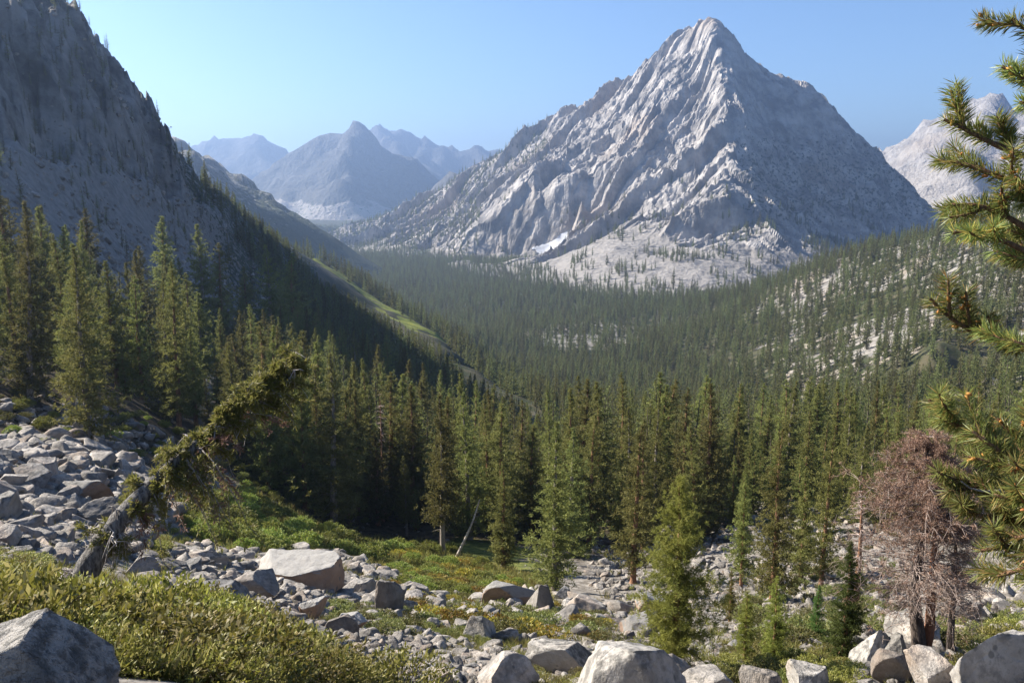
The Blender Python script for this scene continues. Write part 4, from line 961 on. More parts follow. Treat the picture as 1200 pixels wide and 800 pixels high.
M_GRASS = mat_leaf('grass_blades', (.11, .125, .03), (.20, .19, .05), (.34, .28, .10), .7, .4, True)
M_TWIG = mat_bark('twig_bark', (.11, .085, .065), (.24, .20, .165), 4)
def shrub_mesh(seed, R=.8, H=.5, stems=90, leaves=26, ll=.055, lw=.02, flat=.6, upb=.9):
    rng = np.random.default_rng(seed); tw = Geo(); Bs = []; Ds = []
    a = rng.uniform(0, 6.28, stems); q = np.sqrt(rng.random(stems))
    for i in range(stems):
        tip = np.array([cos(a[i])*q[i]*R, sin(a[i])*q[i]*R, H*(1-q[i]**2*flat)*rng.uniform(.72, 1.12)])
        root = np.array([tip[0]*.35, tip[1]*.35, -.08]); s = np.linspace(0, 1, 4)[:, None]
        path = root+(tip-root)*s+np.array([0, 0, .12*H])*(s*(1-s)); path[:, :2] *= (.8+.2*s)
        if i % 2 == 0: tw.add(*tube(path, [.010*R/.8, .007*R/.8, .005*R/.8, .002], 3))
        d = tip-path[-2]; d /= np.linalg.norm(d)+1e-9
        t = rng.beta(2.2, 1.0, leaves)[:, None]; t[:leaves//3] = 1
        p = root+(tip-root)*t+np.array([0, 0, .12*H])*(t*(1-t)); p += rng.normal(0, .028*R/.8, (leaves, 3))
        dd = rng.normal(size=(leaves, 3)); dd[:, 2] += upb; dd += d*.5; Bs.append(p); Ds.append(dd)
    B = np.concatenate(Bs); D = np.concatenate(Ds); n = len(B)
    V, Fq = blades(B, D, ll*rng.uniform(.6, 1.3, n), lw*rng.uniform(.7, 1.3, n)); leaf = np.repeat(rng.random(n), 4)
    return (mesh_np('foliage', V, Fq, dict(leaf=leaf), smooth=False), mesh_np('stems', *tw.arrays()))
def shrub_kind(seed, mat, **kw):
    f, t = shrub_mesh(seed, **kw); f.materials.append(mat); t.materials.append(M_TWIG); return f, t, kw.get('R', .8)
QUEUE = []
def shrub(*a, **k): QUEUE.append((a, k))
def plant(kind, x, y, R, label, group, hs=1.0, name='shrub', cat='shrub', z=None, sink=.02):
    e = bpy.data.objects.new(name, None); COL.objects.link(e); zz = float(ground_z(np.array([x]), np.array([y]))[0]) if z is None else z
    s = R/kind[2]; e.location = (x, y, zz-sink*R); e.scale = (s, s, s*hs); e.rotation_euler = (0, 0, random.uniform(0, 6.28)); e.empty_display_size = .2
    e['label'] = label; e['category'] = cat; e['group'] = group
    for nm, me in (('foliage', kind[0]), ('stems', kind[1])):
        c = bpy.data.objects.new(nm, me); COL.objects.link(c); c.parent = e
    return e
LOW = [shrub_kind(500+i, M_LEAF, R=.8, H=.42, stems=130, leaves=22, ll=.072, lw=.026) for i in range(4)]
WIL = [shrub_kind(520+i, M_WILLOW, R=1.6, H=1.4, stems=120, leaves=24, ll=.22, lw=.075, flat=.7) for i in range(3)]
YEL = [shrub_kind(530+i, M_YELLOW, R=1.0, H=.5, stems=80, leaves=20, ll=.15, lw=.06) for i in range(2)]
SAG = [shrub_kind(540+i, M_SAGE, R=1.2, H=.7, stems=110, leaves=22, ll=.13, lw=.05, flat=.7) for i in range(3)]
rngs = np.random.default_rng(99)
def strew(poly, n, kinds, size, lab, grp, hs=(.8, 1.2), clear=.55, name='shrub', gap=.0):
    P = poly_sample(poly, n); x, y, z = fast_ground(P); done = []
    for i in range(n):
        d = math.sqrt(x[i]**2+y[i]**2+z[i]**2); R = rngs.uniform(*size)
        if any((x[i]-q[0])**2+(y[i]-q[1])**2 < (q[2]*clear+R*.15)**2 for q in ROCK_AT if q[2] > .25*R): continue
        if gap and any((x[i]-q[0])**2+(y[i]-q[1])**2 < (gap*(R+q[2]))**2 for q in done): continue
        done.append((x[i], y[i], R)); shrub(kinds[int(rngs.integers(len(kinds)))], x[i], y[i], R, lab, grp, rngs.uniform(*hs), name=name, z=z[i])
    print(lab[:40], len(done))
strew([(-30, 722), (60, 726), (150, 722), (265, 730), (340, 760), (410, 786), (470, 815), (-30, 815)], 520, LOW, (.32, .85), 'low leathery-leaved shrub in the dense yellow-green mat filling the bottom left', 'low shrubs of the bottom left mat', (.4, 1.25), .5, gap=.34)
strew([(-30, 655), (40, 660), (45, 692), (-30, 692)], 60, LOW, (.5, .8), 'yellow-green low shrub at the left edge behind the leaning trunk foot', 'low shrubs behind the leaning trunk', (.4, .8), gap=.4)
strew([(220, 600), (300, 575), (345, 610), (400, 628), (470, 640), (450, 660), (400, 650), (300, 652), (225, 632)], 110, WIL, (1.0, 2.1), 'bright green leafy shrub on the slope between the rubble and the dark forest edge', 'bright green shrubs below the forest edge', (.6, 1.0), gap=.42)
strew([(230, 505), (330, 520), (470, 575), (480, 612), (420, 618), (330, 590), (240, 560)], 170, WIL+SAG, (.9, 1.9), 'dark green shrub in the shade of the forest edge above the bright shrubs', 'shaded shrubs of the forest edge', (.5, .9), gap=.4)
strew([(430, 640), (520, 640), (580, 672), (620, 690), (540, 705), (470, 690)], 120, WIL+YEL, (.8, 1.6), 'green to yellow shrub on the slope below the front trees', 'green to yellow shrubs below the front trees', (.5, .9), gap=.42)
strew([(450, 665), (560, 690), (700, 720), (740, 760), (560, 745), (480, 725), (440, 700)], 190, YEL+SAG, (.6, 1.3), 'low yellowish shrub between the boulders near the bottom centre', 'yellowish shrubs between the boulders', (.6, 1.0), gap=.45)
strew([(380, 712), (470, 720), (540, 745), (600, 765), (480, 745), (400, 740)], 80, SAG, (.5, 1.0), 'dull green shrub in the gap between two bands of rubble', 'dull green shrubs between the rubble bands', (.7, 1.0), gap=.4)
strew([(600, 765), (690, 770), (690, 815), (600, 815)], 26, LOW, (.35, .6), 'small leathery shrub beside the whitish sloping slab', 'small shrubs beside the sloping slab', gap=.4)
strew([(830, 765), (1010, 770), (1000, 815), (850, 815)], 60, LOW+SAG, (.4, .8), 'small green shrub among the boulders along the bottom right', 'small shrubs along the bottom right', gap=.4)
strew([(1090, 735), (1240, 700), (1240, 790), (1120, 800)], 90, LOW+SAG, (.6, 1.2), 'rounded green shrub on the rocky ground right of the dead pine', 'green shrubs right of the dead pine', gap=.42)
strew([(900, 600), (1050, 600), (1050, 750), (880, 760), (860, 690)], 130, SAG, (.6, 1.5), 'grey-green shrub on the stony floor between the loose trees', 'grey-green shrubs of the stony floor', (.6, .9), gap=.5)
strew([(-20, 440), (130, 470), (240, 520), (230, 560), (130, 530), (-20, 520)], 70, SAG+WIL, (.7, 1.6), 'dull green shrub in the half shade above the left rubble', 'shrubs above the left rubble', (.5, .9), gap=.5)
strew([(100, 560), (200, 580), (240, 640), (170, 660), (130, 620)], 40, LOW, (.5, .9), 'low green shrub between the left rubble and the leaning tree', 'low shrubs beside the leaning tree', gap=.45)
# the 300 that show largest stand by themselves, the rest is undergrowth
def _show(q): (kind, x, y, R), k = q[0][:4], q[1]; return -R/math.sqrt(x*x+y*y+k['z']**2)
QUEUE.sort(key=_show)
for a, k in QUEUE[:297]: plant(*a, **k)
UP = []; UK = {}; rest = QUEUE[297:]
for poly, n in (([(-420, 700), (-30, 722), (-30, 830), (-420, 830)], 420), ([(1240, 700), (1500, 700), (1500, 830), (1240, 830)], 160)):   # the same ground cover beyond the edges of the picture
    P = poly_sample(poly, n); x, y, z = fast_ground(P)
    rest += [((LOW[i % 4], x[i], y[i], rngs.uniform(.4, .8)), dict(z=z[i])) for i in range(n)]
for a, k in rest:
    kd = a[0]
    if kd[0].name not in UK:
        V1 = np.empty(len(kd[0].vertices)*3, np.float32); kd[0].vertices.foreach_get('co', V1); F1 = np.arange(len(V1)//3).reshape(-1, 4); at = np.empty(len(V1)//3, np.float32); kd[0].attributes['leaf'].data.foreach_get('value', at)
        me = mesh_np('undergrowth_shrub', V1.reshape(-1, 3)/kd[2], F1, dict(leaf=at), False); me.materials.append(kd[0].materials[0]); UK[kd[0].name] = len(UP); UP.append(bpy.data.objects.new('undergrowth_shrub', me))
build_mass('undergrowth', np.array([a[1] for a, k in rest]), np.array([a[2] for a, k in rest]), np.array([k['z'] for a, k in rest]), np.array([a[3] for a, k in rest])*.85, np.array([UK[a[0][0].name] for a, k in rest]), UP, kind='stuff')
print('shrubs', len(QUEUE))
# grass in the gaps
def tuft(seed):
    rng = np.random.default_rng(seed); n = 34; a = rng.uniform(0, 6.28, n); B = np.stack([np.cos(a)*.12*rng.random(n), np.sin(a)*.12*rng.random(n), np.full(n, -.02)], -1)
    D = np.stack([np.cos(a)*.5, np.sin(a)*.5, np.ones(n)], -1)+rng.normal(0, .2, (n, 3)); V, Fq = blades(B, D, rng.uniform(.15, .42, n), rng.uniform(.012, .03, n))
    me = mesh_np('tuft', V, Fq, dict(leaf=np.repeat(rng.random(n), 4)), smooth=False); me.materials.append(M_GRASS); return bpy.data.objects.new('tuft', me)
TU = [tuft(600+i) for i in range(5)]
P = poly_sample([(-40, 560), (150, 540), (330, 585), (480, 630), (700, 700), (1240, 650), (1240, 815), (-40, 815)], 30000); x, y, z = fast_ground(P)
g = grass_mask(x, y); k = rngs.random(len(x)) < sm(.22, .55, g)*.9+.05; x, y, z = x[k], y[k], z[k]
build_mass('grass', x, y, z, rngs.uniform(.6, 1.5, len(x))*np.clip(np.hypot(x, y)/45, .6, 1.7), rngs.integers(0, 5, len(x)), TU, kind='stuff')
# ------------------------------------------------------------------ the leaning tree, the dead pine, the snag, the pine at the right
def thing(name, label, cat, loc, group=None):
    e = bpy.data.objects.new(name, None); COL.objects.link(e); e.location = loc; e.empty_display_size = .2
    e['label'] = label; e['category'] = cat
    if group: e['group'] = group
    return e
def part(name, V, Fq, mat, parent, attrs=None, smooth=True, off=(0, 0, 0), **props):
    me = mesh_np(name, np.asarray(V)-np.asarray(off), Fq, attrs, smooth); return link(name, me, mat, parent, **props)
def cat_curve(P, n):
    """a smooth path through points"""
    P = np.asarray(P, float); t = np.concatenate([[0], np.cumsum(np.linalg.norm(np.diff(P, axis=0), axis=1))]); s = np.linspace(0, t[-1], n)
    Q = np.stack([np.interp(s, t, P[:, i]) for i in range(3)], -1)
    for _ in range(3): Q[1:-1] = (Q[:-2]+2*Q[1:-1]+Q[2:])/4
    return Q
M_LEAN = mat_leaf('leaning_tree_needles', (.15, .175, .036), (.25, .255, .06), (.40, .37, .14), .6, .45)
M_RUST = mat_leaf('rusty_needles', (.21, .125, .08), (.30, .19, .13), (.38, .26, .18), .8, .3)
M_GREYTRUNK = mat_bark('weathered_grey_bark', (.065, .06, .056), (.25, .235, .215), 2.4)
M_DARKBARK = mat_bark('dark_pine_bark', (.05, .04, .035), (.15, .12, .10), 1.2)
M_REDBARK = mat_bark('red_pine_bark', (.19, .085, .05), (.33, .16, .095), 1.2)
M_DEADTWIG = mat_bark('grey_brown_twigs', (.235, .175, .145), (.40, .325, .285), 1.2)

def build_leaning():
    rng = np.random.default_rng(31)
    px = [(80, 712, 15.0), (92, 685, 15.0), (112, 648, 15.1), (145, 602, 15.2), (186, 560, 15.4), (232, 518, 15.6), (276, 480, 15.8), (312, 450, 16.0), (343, 424, 16.1)]
    P = cat_curve([pt(*p) for p in px], 40); n = len(P); s = np.linspace(0, 1, n)
    base = P[1].copy(); e = thing('leaning_tree', 'old conifer leaning far to the right, grey bare trunk foot and drooping yellow-green foliage', 'leaning tree', base)
    rad = .20*(1-s)**1.1+.02; rad[:3] *= (1.45, 1.25, 1.1)
    V, Fq = tube(P, rad, 14); k = fbm(V[:, 0]*9, V[:, 2]*6+V[:, 1]*7, 4, 9)*.05; c = np.repeat(P, 14, 0); V = c+(V-c)*(1+k[:, None]*4)
    part('trunk', V, Fq, M_GREYTRUNK, e, off=base)
    T = np.gradient(P, axis=0); T /= np.linalg.norm(T, axis=1)[:, None]
    br = Geo(); dead = Geo(); Bg = []; Dg = []; Bd = []; Dd = []
    def tufts(path, B, D, f0, per, spread):
        m = len(path)
        for i in range(int(f0*m), m):
            t = path[min(i+1, m-1)]-path[i-1]; t /= np.linalg.norm(t)+1e-9
            d = rng.normal(size=(per, 3))*.8+t*1.0; d[:, 2] += .25
            B.append(path[i]+rng.normal(0, spread, (per, 3))); D.append(d)
    knots = np.sort(np.concatenate([rng.uniform(.08, .34, 7), np.linspace(.36, .99, 19)+rng.normal(0, .008, 19)])); kl = rng.uniform(.55, 1.35, len(knots))
    for q in range(330):
        kk = int(rng.integers(len(knots))); f = float(np.clip(knots[kk]+rng.normal(0, .008), .06, 1)); i = min(int(f*n), n-1); p = P[i]; t = T[i]
        a = rng.normal(size=3); a -= t*a.dot(t); a /= np.linalg.norm(a)
        under = a[2] < 0
        L = rng.uniform(.3, 1.0)*(1.15 if under else .6)*(1.0 if f < .62 else .58)*kl[kk]*(.7 if f < .34 else 1)
        if f < .32 and not (a[0] < .1): L *= .9
        d = a*.85+t*rng.uniform(.2, .9)*(1.25 if f > .6 else .5 if f > .4 else .2)
        if f < .42: d = d + np.array([-.35, 0, 0.1])
        ss = np.linspace(0, 1, 9)[:, None]
        drop = rng.uniform(.35, .9)*(1.2 if .35 < f < .66 else .25)
        path = p+ss*L*d+np.array([0, 0, -1])*(ss**2)*L*drop+rng.normal(0, .012, (9, 3))
        bare = f < .24 or (f < .33 and rng.random() < .6) or rng.random() < .10
        g = dead if bare else br
        g.add(*tube(path, np.linspace(.020 if f < .7 else .012, .004, 9)*(1.25 if bare else 1), 5))
        if bare:
            for _ in range(4):
                j = rng.integers(3, 8); u = rng.normal(size=3)*.6+np.array([0, 0, -.5]); w = np.linspace(0, 1, 4)[:, None]
                dead.add(*tube(path[j]+w*u*rng.uniform(.12, .3)+np.array([0, 0, -.08])*w*w, [.009, .007, .005, .002], 4))
            continue
        brown = (.36 < f < .8) and a[2] < .1 and rng.random() < .3
        B, D = (Bd, Dd) if brown else (Bg, Dg)
        for _ in range(int(rng.integers(3, 7))):
            j = int(rng.integers(2, 9)); u = d*rng.uniform(.1, .5)+rng.normal(size=3)*.35; u[2] -= .15*rng.random()
            w = np.linspace(0, 1, 6)[:, None]; l2 = L*rng.uniform(.22, .5)
            sub = path[j]+w*l2*u/np.linalg.norm(u)+np.array([0, 0, -.35*l2])*w*w; g.add(*tube(sub, np.linspace(.007, .002, 6), 4))
            tufts(sub, B, D, .25, 7, .014)
        tufts(path, B, D, .45, 5, .016)
    for B, D, nm, mt, lab in ((Bg, Dg, 'foliage', M_LEAN, None), (Bd, Dd, 'withered_foliage', M_RUST, 'rusty brown withered foliage hanging under the trunk')):
        B = np.concatenate(B); D = np.concatenate(D); m = len(B); V, Fq = blades(B, D, rng.uniform(.06, .125, m), rng.uniform(.013, .026, m))
        o = part(nm, V, Fq, mt, e, dict(leaf=np.repeat(rng.random(m), 4)), False, base)
        if lab: o['label'] = lab
    part('branches', *br.arrays(), M_BARKG, e, off=base); o = part('bare_branches', *dead.arrays(), M_DEADW, e, off=base); o['label'] = 'bleached bare branches near the trunk foot'
build_leaning()

def twiggy(rng, P, rad, branches, reach, f0, f1, twigs, droop, geo, tips=None, tilt=.2, prof=None):
    n = len(P)
    for _ in range(branches):
        f = rng.uniform(f0, f1); p = P[min(int(f*n), n-1)]; a = rng.uniform(0, 6.28)
        L = reach*(prof(f) if prof else 1)*rng.uniform(.55, 1.1); d = np.array([cos(a), sin(a), tilt+rng.normal(0, .15)])
        s = np.linspace(0, 1, 8)[:, None]; path = p+s*L*d+np.array([0, 0, -droop*L])*s*s+np.array([0, 0, .18*L])*s**4+rng.normal(0, .02*L, (8, 3))*s
        geo.add(*tube(path, np.linspace(rad, .004, 8), 4))
        for _ in range(twigs):
            j = int(rng.integers(2, 8)); u = d*.7+rng.normal(size=3)*.55; l = L*rng.uniform(.2, .45); w = np.linspace(0, 1, 5)[:, None]
            sub = path[j]+w*l*u/np.linalg.norm(u)+np.array([0, 0, -.3*l])*w*w; geo.add(*tube(sub, np.linspace(.011, .004, 5), 3))
            for _ in range(3):
                k = int(rng.integers(1, 5)); v = u*.6+rng.normal(size=3)*.5; w2 = np.linspace(0, 1, 3)[:, None]; l2 = l*rng.uniform(.25, .5)
                tw = sub[k]+w2*l2*v/np.linalg.norm(v); geo.add(*tube(tw, [.007, .006, .003], 3))
                if tips is not None: tips.append(tw[-1])
            if tips is not None: tips.append(sub[-1])
def build_dead_pine():
    rng = np.random.default_rng(41); x, y, z = ground_at(1076, 778); r = math.hypot(x, y); b = np.array([x, y, z])
    up = pt(1088, 512, r+.5)[2]-z
    e = thing('dead_pine', 'dead pine with bare grey-brown twigs and rusty needles left at the top', 'dead tree', b)
    def at(px, py, dr=0): return np.array(pt(px, py, r+dr))
    P1 = cat_curve([b+(0, 0, -.3), at(1078, 755), at(1073, 720), at(1071, 690), at(1078, 640), at(1084, 590, .2), at(1088, 512, .4)], 26)
    P2 = cat_curve([b+np.array([.22, .3, -.3]), at(1090, 740, .3), at(1091, 700, .3), at(1094, 650, .35), at(1100, 600, .4), at(1104, 560, .5)], 22)
    V, Fq = tube(P1, np.linspace(.27, .03, 26)*np.concatenate([[1.35, 1.15], np.ones(24)]), 10); part('trunk', V, Fq, M_DARKBARK, e, off=b, label='dark trunk')
    V, Fq = tube(P2, np.linspace(.21, .03, 22), 10); part('trunk', V, Fq, M_REDBARK, e, off=b, label='red-brown trunk')
    g = Geo(); tips = []
    twiggy(rng, P1, .026, 190, 2.35, .33, .98, 9, .30, g, tips, .12, lambda f: min(1, 1.45*(1.03-f)**.55)*(.75 if f < .35 else 1))
    twiggy(rng, P2, .024, 90, 1.9, .38, .98, 9, .38, g, tips, .08, lambda f: min(1, 1.35*(1.05-f)**.6))
    part('branches', *g.arrays(), M_DEADTWIG, e, off=b)
    tips = np.array(tips); hrel = (tips[:, 2]-z)/up
    k = rng.random(len(tips)) < sm(.45, .92, hrel)*.6+.10; tp = tips[k]
    B = np.repeat(tp, 16, 0)+rng.normal(0, .035, (len(tp)*16, 3)); D = rng.normal(size=B.shape); m = len(B)
    V, Fq = blades(B, D, rng.uniform(.08, .15, m), rng.uniform(.014, .024, m)); part('needles', V, Fq, M_RUST, e, dict(leaf=np.repeat(rng.random(m), 4)), False, b)
    # a second dead stem beside it
    x2, y2, z2 = ground_at(1113, 770); b2 = np.array([x2, y2, z2]); r2 = math.hypot(x2, y2); at2 = lambda px, py: np.array(pt(px, py, r2))
    e2 = thing('dead_pine', 'thin dark dead pine stem with drooping brown branches, right beside the larger dead pine', 'dead tree', b2)
    P = cat_curve([b2+(0, 0, -.3), at2(1114, 740), at2(1118, 690), at2(1120, 640), at2(1123, 585)], 20); part('trunk', *tube(P, np.linspace(.15, .02, 20), 9), M_DARKBARK, e2, off=b2)
    g = Geo(); tips = []; twiggy(rng, P, .016, 60, 1.1, .3, .98, 8, .75, g, tips, 0, lambda f: min(1, 1.3*(1.05-f)**.6)); part('branches', *g.arrays(), M_DEADTWIG, e2, off=b2)
    tp = np.array(tips); tp = tp[rng.random(len(tp)) < .3]; B = np.repeat(tp, 12, 0)+rng.normal(0, .04, (len(tp)*12, 3)); m = len(B)
    V, Fq = blades(B, rng.normal(size=B.shape), rng.uniform(.05, .11, m), rng.uniform(.010, .018, m)); part('needles', V, Fq, M_RUST, e2, dict(leaf=np.repeat(rng.random(m), 4)), False, b2)
build_dead_pine()
def build_snag(bx, by, top, label, seed, width=1.6, r=None):
    rng = np.random.default_rng(seed)
    if r is None: x, y, z = ground_at(bx, by)
    else: a, _ = ray(bx, by); x, y = r*sin(a), r*cos(a); z = float(ground_z(np.array([x]), np.array([y]))[0])
    b = np.array([x, y, z]); r = math.hypot(x, y); h = r*ray(bx, top)[1]-z
    e = thing('dead_tree', label, 'dead tree', b); P = cat_curve([b+(0, 0, -.4), b+(.1, 0, h*.5), b+(0, .1, h)], 24)
    part('trunk', *tube(P, np.linspace(.28, .03, 24), 8), M_BARK, e, off=b); g = Geo()
    twiggy(rng, P, .05, 90, width, .25, .98, 5, .25, g, None, .05, lambda f: min(1, 1.4*(1.05-f)**.6)); part('branches', *g.arrays(), M_DEADTWIG, e, off=b)
build_snag(449, 612, 462, 'bare brownish dead tree with a red stem at the left part of the forest edge', 3)
build_snag(1003, 690, 575, 'grey leafless thin tree between the stony floor trees and the dead pine', 4, 1.2, r=62)
def build_leaner():
    x, y, z = ground_at(533, 655); b = np.array([x, y, z]); r = math.hypot(x, y); e = thing('dead_tree', 'pale dead trunk leaning to the right in front of the dark forest edge', 'dead tree', b)
    P = cat_curve([b-(0, 0, .3), np.array(pt(545, 632, r)), np.array(pt(556, 606, r+.5)), np.array(pt(562, 585, r+.6))], 12); part('trunk', *tube(P, np.linspace(.2, .07, 12), 8), M_DEADW, e, off=b)
    g = Geo(); twiggy(np.random.default_rng(8), P, .02, 10, .8, .5, 1, 2, .2, g); part('branches', *g.arrays(), M_DEADTWIG, e, off=b)
build_leaner()

# the pine whose boughs reach in from the right
M_PINE = mat_leaf('pine_needles', (.13, .17, .045), (.22, .245, .062), (.46, .28, .09), .45, .42, spec=.4)
M_CONE = mat_leaf('orange_cones', (.32, .13, .03), (.42, .19, .04), (.50, .27, .07), .7, 0)
M_SHOOT = mat_bark('orange_brown_twig', (.20, .11, .06), (.36, .22, .13), 9)
def build_near_pine():
    rng = np.random.default_rng(61)
    bx_, by_ = 1.93, 2.35
    gz_ = float(ground_z(np.array([bx_]), np.array([by_]))[0]); b = np.array([bx_, by_, gz_])
    e = thing('pine_tree', 'pine at the right edge, green needle tufts with orange cones on boughs reaching in', 'pine tree', b)
    TP = cat_curve([b+(0, 0, -.3), b+(.05, 0, 1.0), b+(.02, .05, 2.2), b+(.08, 0, 3.4), b+(.05, 0, 4.6)], 30); part('trunk', *tube(TP, np.linspace(.13, .02, 30), 12), M_BARKG, e, off=b)
    NB = {'n': 0}
    def bough(pix, shoots,  sl=(.06, .12), full=.35, needles=250, cones=.25, dead=0):
        Q = [np.array(pt(p[0]+14, p[1], p[2])) for p in pix]; root = Q[-1].copy(); i = int(np.argmin(np.abs(TP[:, 2]-(root[2]-.1)))); Q.append(TP[i]); P = cat_curve(Q[::-1], 30)
        g = Geo(); g.add(*tube(P, np.linspace(.020, .0045, 30), 7)); B = []; D = []; CB = Geo()
        tips = [(P[-7:], 1.)]
        dv = Geo()
        for k in range(shoots):
            f = full+(1-full)*(k+rng.random())/shoots; j = min(int(f*29), 28); t = P[j+1]-P[j]; t /= np.linalg.norm(t)
            u = rng.normal(size=3); u -= t*u.dot(t); u /= np.linalg.norm(u); u[2] += .25
            d = t*rng.uniform(.5, 1.0)+u*.75; L = rng.uniform(*sl); s = np.linspace(0, 1, 7)[:, None]
            sh = P[j]+s*L*d/np.linalg.norm(d)+np.array([0, 0, .18*L])*s*s; g.add(*tube(sh, np.linspace(.006, .003, 7), 5)); tips.append((sh, 1.))
        for k in range(dead):
            j = int(rng.integers(6, 26)); s = np.linspace(0, 1, 6)[:, None]; d = rng.normal(size=3); d[0] -= .8; L = rng.uniform(.08, .2)
            sh = P[j]+s*L*d/np.linalg.norm(d)+rng.normal(0, .006, (6, 3)); dv.add(*tube(sh, np.linspace(.005, .0015, 6), 5))
        for sh, w in tips:
            m = needles; t = rng.uniform(.12, 1, m); idx = t*(len(sh)-1); i0 = np.minimum(idx.astype(int), len(sh)-2); p = sh[i0]+(sh[i0+1]-sh[i0])*(idx-i0)[:, None]
            tv = sh[i0+1]-sh[i0]; tv /= np.linalg.norm(tv, axis=1)[:, None]; rd = rng.normal(size=(m, 3)); rd -= tv*(rd*tv).sum(1)[:, None]; rd /= np.linalg.norm(rd, axis=1)[:, None]
            B.append(p); D.append(tv*rng.uniform(.3, 1.0, (m, 1))+rd)
            if rng.random() < cones:
                for _ in range(int(rng.integers(3, 8))):
                    c = sh[int(rng.integers(2, len(sh)-1))]+rng.normal(0, .008, 3); dd = rng.normal(size=3)*.5+(sh[-1]-sh[0])/np.linalg.norm(sh[-1]-sh[0]); dd /= np.linalg.norm(dd)
                    s = np.linspace(0, 1, 5)[:, None]; CB.add(*tube(c+s*dd*.016, np.array([.002, .0045, .005, .004, .001]), 6))
        o = part('bough', *g.arrays(), M_SHOOT, e, off=b)
        B = np.concatenate(B); D = np.concatenate(D); m = len(B); V, Fq = blades(B, D, rng.uniform(.030, .048, m), rng.uniform(.002, .0032, m)); part('needles', V, Fq, M_PINE, o, dict(leaf=np.repeat(rng.random(m), 4)), False, b)
        if CB.n > 240: V, Fq = CB.arrays(); part('cones', V, Fq, M_CONE, o, dict(leaf=np.repeat(rng.random(len(V)//5+1), 5)[:len(V)]), True, b)
        if dv.n: part('bare_twigs', *dv.arrays(), M_DEADW, o, off=b)
    bough([(1172, 22, 2.7), (1195, 40, 2.7), (1235, 75, 2.75)], 6)
    bough([(1160, 78, 2.65), (1188, 92, 2.65), (1240, 120, 2.7)], 7)
    bough([(1180, 120, 2.8), (1205, 125, 2.8), (1245, 140, 2.8)], 6)
    bough([(1092, 140, 2.7), (1118, 152, 2.7), (1155, 172, 2.75), (1200, 188, 2.8), (1250, 195, 2.8)], 13, full=.3)
    bough([(1100, 188, 2.6), (1130, 196, 2.6), (1165, 210, 2.6), (1210, 235, 2.7), (1255, 255, 2.7)], 12, full=.35, cones=.45)
    bough([(1100, 240, 2.6), (1130, 238, 2.6), (1160, 250, 2.65), (1210, 280, 2.7), (1250, 300, 2.7)], 11, full=.35, cones=.5)
    bough([(1102, 273, 2.5), (1140, 272, 2.55), (1180, 290, 2.6), (1235, 320, 2.6)], 7, full=.3, cones=.5)
    bough([(1160, 300, 2.7), (1190, 305, 2.7), (1240, 335, 2.7)], 7)
    bough([(1076, 350, 2.5), (1096, 372, 2.5), (1130, 392, 2.55), (1170, 402, 2.6), (1215, 420, 2.6), (1260, 430, 2.6)], 12, full=.3, cones=.45)
    bough([(1170, 398, 2.4), (1200, 410, 2.4), (1250, 440, 2.5)], 6, cones=.6)
    bough([(1074, 468, 2.5), (1100, 490, 2.5), (1135, 510, 2.5), (1180, 540, 2.5), (1250, 570, 2.5)], 14, full=.25, cones=.35)
    bough([(1125, 505, 2.4), (1152, 525, 2.4), (1200, 555, 2.45), (1260, 590, 2.5)], 14, full=.25, cones=.4)
    bough([(1155, 490, 2.6), (1180, 520, 2.6), (1220, 560, 2.6)], 8, cones=.5)
    bough([(1100, 560, 2.4), (1125, 565, 2.4), (1160, 575, 2.4), (1210, 590, 2.45), (1260, 600, 2.5)], 15, full=.25, dead=5)
    bough([(1112, 600, 2.35), (1140, 605, 2.35), (1175, 610, 2.4), (1250, 620, 2.4)], 15, full=.2, cones=.4)
    bough([(1135, 645, 2.3), (1155, 640, 2.3), (1190, 640, 2.35), (1250, 640, 2.4)], 13, full=.2, dead=5)
    bough([(1155, 675, 2.25), (1180, 668, 2.25), (1220, 655, 2.3)], 8)
    bough([(1150, 580, 2.2), (1180, 585, 2.2), (1240, 600, 2.3)], 9, dead=6, cones=.4)
    bough([(1165, 545, 2.3), (1190, 550, 2.3), (1240, 580, 2.35)], 8, cones=.5)
    bough([(1175, 630, 2.2), (1200, 625, 2.2), (1250, 630, 2.3)], 8)
build_near_pine()

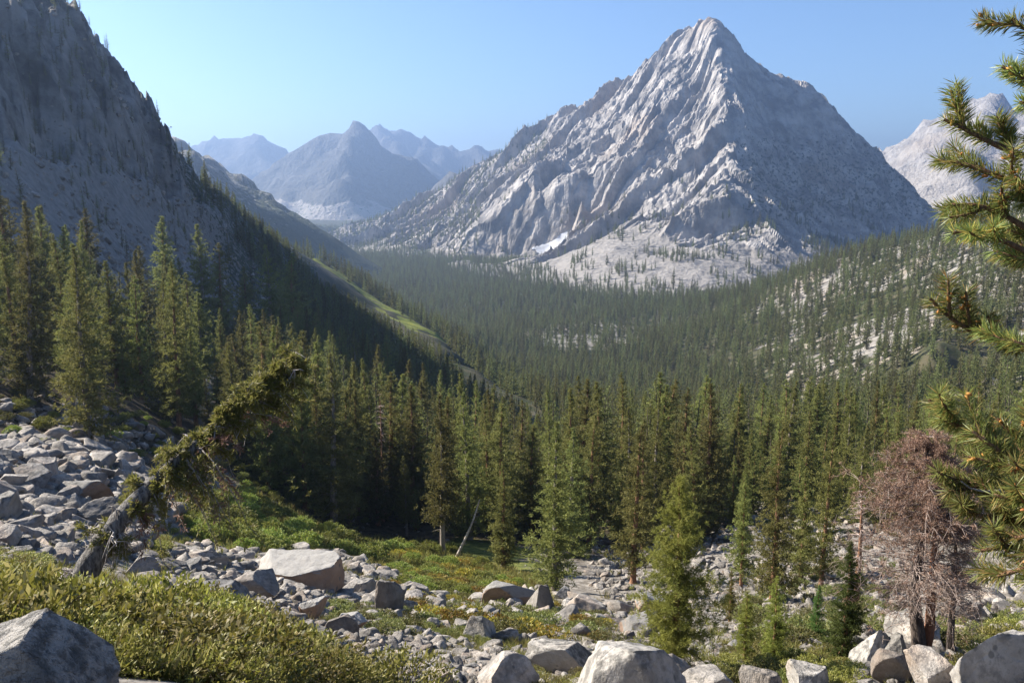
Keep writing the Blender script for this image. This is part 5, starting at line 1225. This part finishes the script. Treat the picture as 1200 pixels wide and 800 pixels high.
# ------------------------------------------------------------------ the old snow under the wall
def build_snow():
    poly = [(622, 294), (640, 285), (655, 275), (664, 271), (672, 275), (664, 286), (650, 293), (634, 297)]
    gx, gy = np.meshgrid(np.linspace(622, 672, 60), np.linspace(268, 297, 44), indexing='ij'); P = np.stack([gx.ravel(), gy.ravel()], -1)
    a = np.array([ray(*p) for p in P]); rr = np.linspace(1900, 2500, 300); X = rr[None]*np.sin(a[:, :1]); Yy = rr[None]*np.cos(a[:, :1]); hit = rr[None]*a[:, 1:] <= peak_z(X.ravel(), Yy.ravel()).reshape(X.shape)
    i = hit.argmax(1); k = np.arange(len(P)); x = X[k, i]; y = Yy[k, i]; ins = inside(P[:, 0], P[:, 1], poly); ins &= np.abs(rr[i]-np.median(rr[i][ins])) < 60
    cx, cy = x[ins].mean(), y[ins].mean(); ax = np.linspace(-75, 75, 60); AX, AY = np.meshgrid(cx+ax*1.0, cy+ax*1.6, indexing='ij')
    # in plan: a tongue bounded by the hull of the visible outline
    from mathutils.geometry import convex_hull_2d
    hp = [Vector((float(u), float(v))) for u, v in zip(x[ins], y[ins])]; h = [(hp[j].x, hp[j].y) for j in convex_hull_2d(hp)]
    AX, AY = np.meshgrid(np.linspace(min(q[0] for q in h), max(q[0] for q in h), 70), np.linspace(min(q[1] for q in h), max(q[1] for q in h), 70), indexing='ij')
    wob = 3*perlin(AX/9, AY/9, 4); ins2 = inside(AX.ravel()+wob.ravel(), AY.ravel()+wob.ravel(), h)
    Z = peak_z(AX, AY)
    for _ in range(60):
        Zp = np.pad(Z, 1, 'edge'); Z = (Zp[:-2, 1:-1]+Zp[2:, 1:-1]+Zp[1:-1, :-2]+Zp[1:-1, 2:])/4
    Zs = Z.ravel()+2.5+.8*perlin(AX/20, AY/20, 3).ravel()
    Fc = grid_faces(*AX.shape); keep = ins2[Fc].all(1); V = np.stack([AX.ravel(), AY.ravel(), Zs], -1); ids = np.unique(Fc[keep]); mp = np.full(len(V), -1); mp[ids] = np.arange(len(ids))
    m = Mat('old_snow'); n = m.noise(m.pos(), .12, 4); me = mesh_np('snow', V[ids], mp[Fc[keep]])
    o = link('snow', me, m.finish(m.mix(m.ramp(n, .35, .7), (.72, .73, .75), (.55, .55, .56)), .7), kind='structure')
    sd = o.modifiers.new('depth', 'SOLIDIFY'); sd.thickness = 8.0; sd.offset = -1
build_snow()

# bare snags that stand among the forest belt
for bx, r, top, sd in ((520, 150, 492, 11), (690, 160, 486, 12), (812, 150, 500, 13), (612, 200, 470, 14), (385, 170, 448, 15)):
    build_snag(bx, 560, top, 'bare grey dead tree standing among the green conifers of the forest belt', sd, 1.5, r=r)
for o in list(COL.objects):
    if o.get('label') == 'bare grey dead tree standing among the green conifers of the forest belt': o['group'] = 'dead trees of the forest belt'
# ------------------------------------------------------------------ the air
def build_haze():
    x0, x1, y0, y1, z0, z1 = -12500, 12500, -5500, 12600, -420, 640
    V = [(x, y, z) for z in (z0, z1) for y in (y0, y1) for x in (x0, x1)]
    Fc = [(0, 2, 3, 1), (4, 5, 7, 6), (0, 1, 5, 4), (2, 6, 7, 3), (0, 4, 6, 2), (1, 3, 7, 5)]
    m = Mat('haze_air'); v = m.n('VolumePrincipled'); v.inputs['Color'].default_value = (.46, .65, 1.0, 1)
    v.inputs['Density'].default_value = HAZE_DENSITY; v.inputs['Anisotropy'].default_value = .62
    m.l(v.outputs[0], m.out.inputs['Volume'])
    link('haze', mesh_np('haze', V, Fc, smooth=False), m.m, kind='stuff')
build_haze()
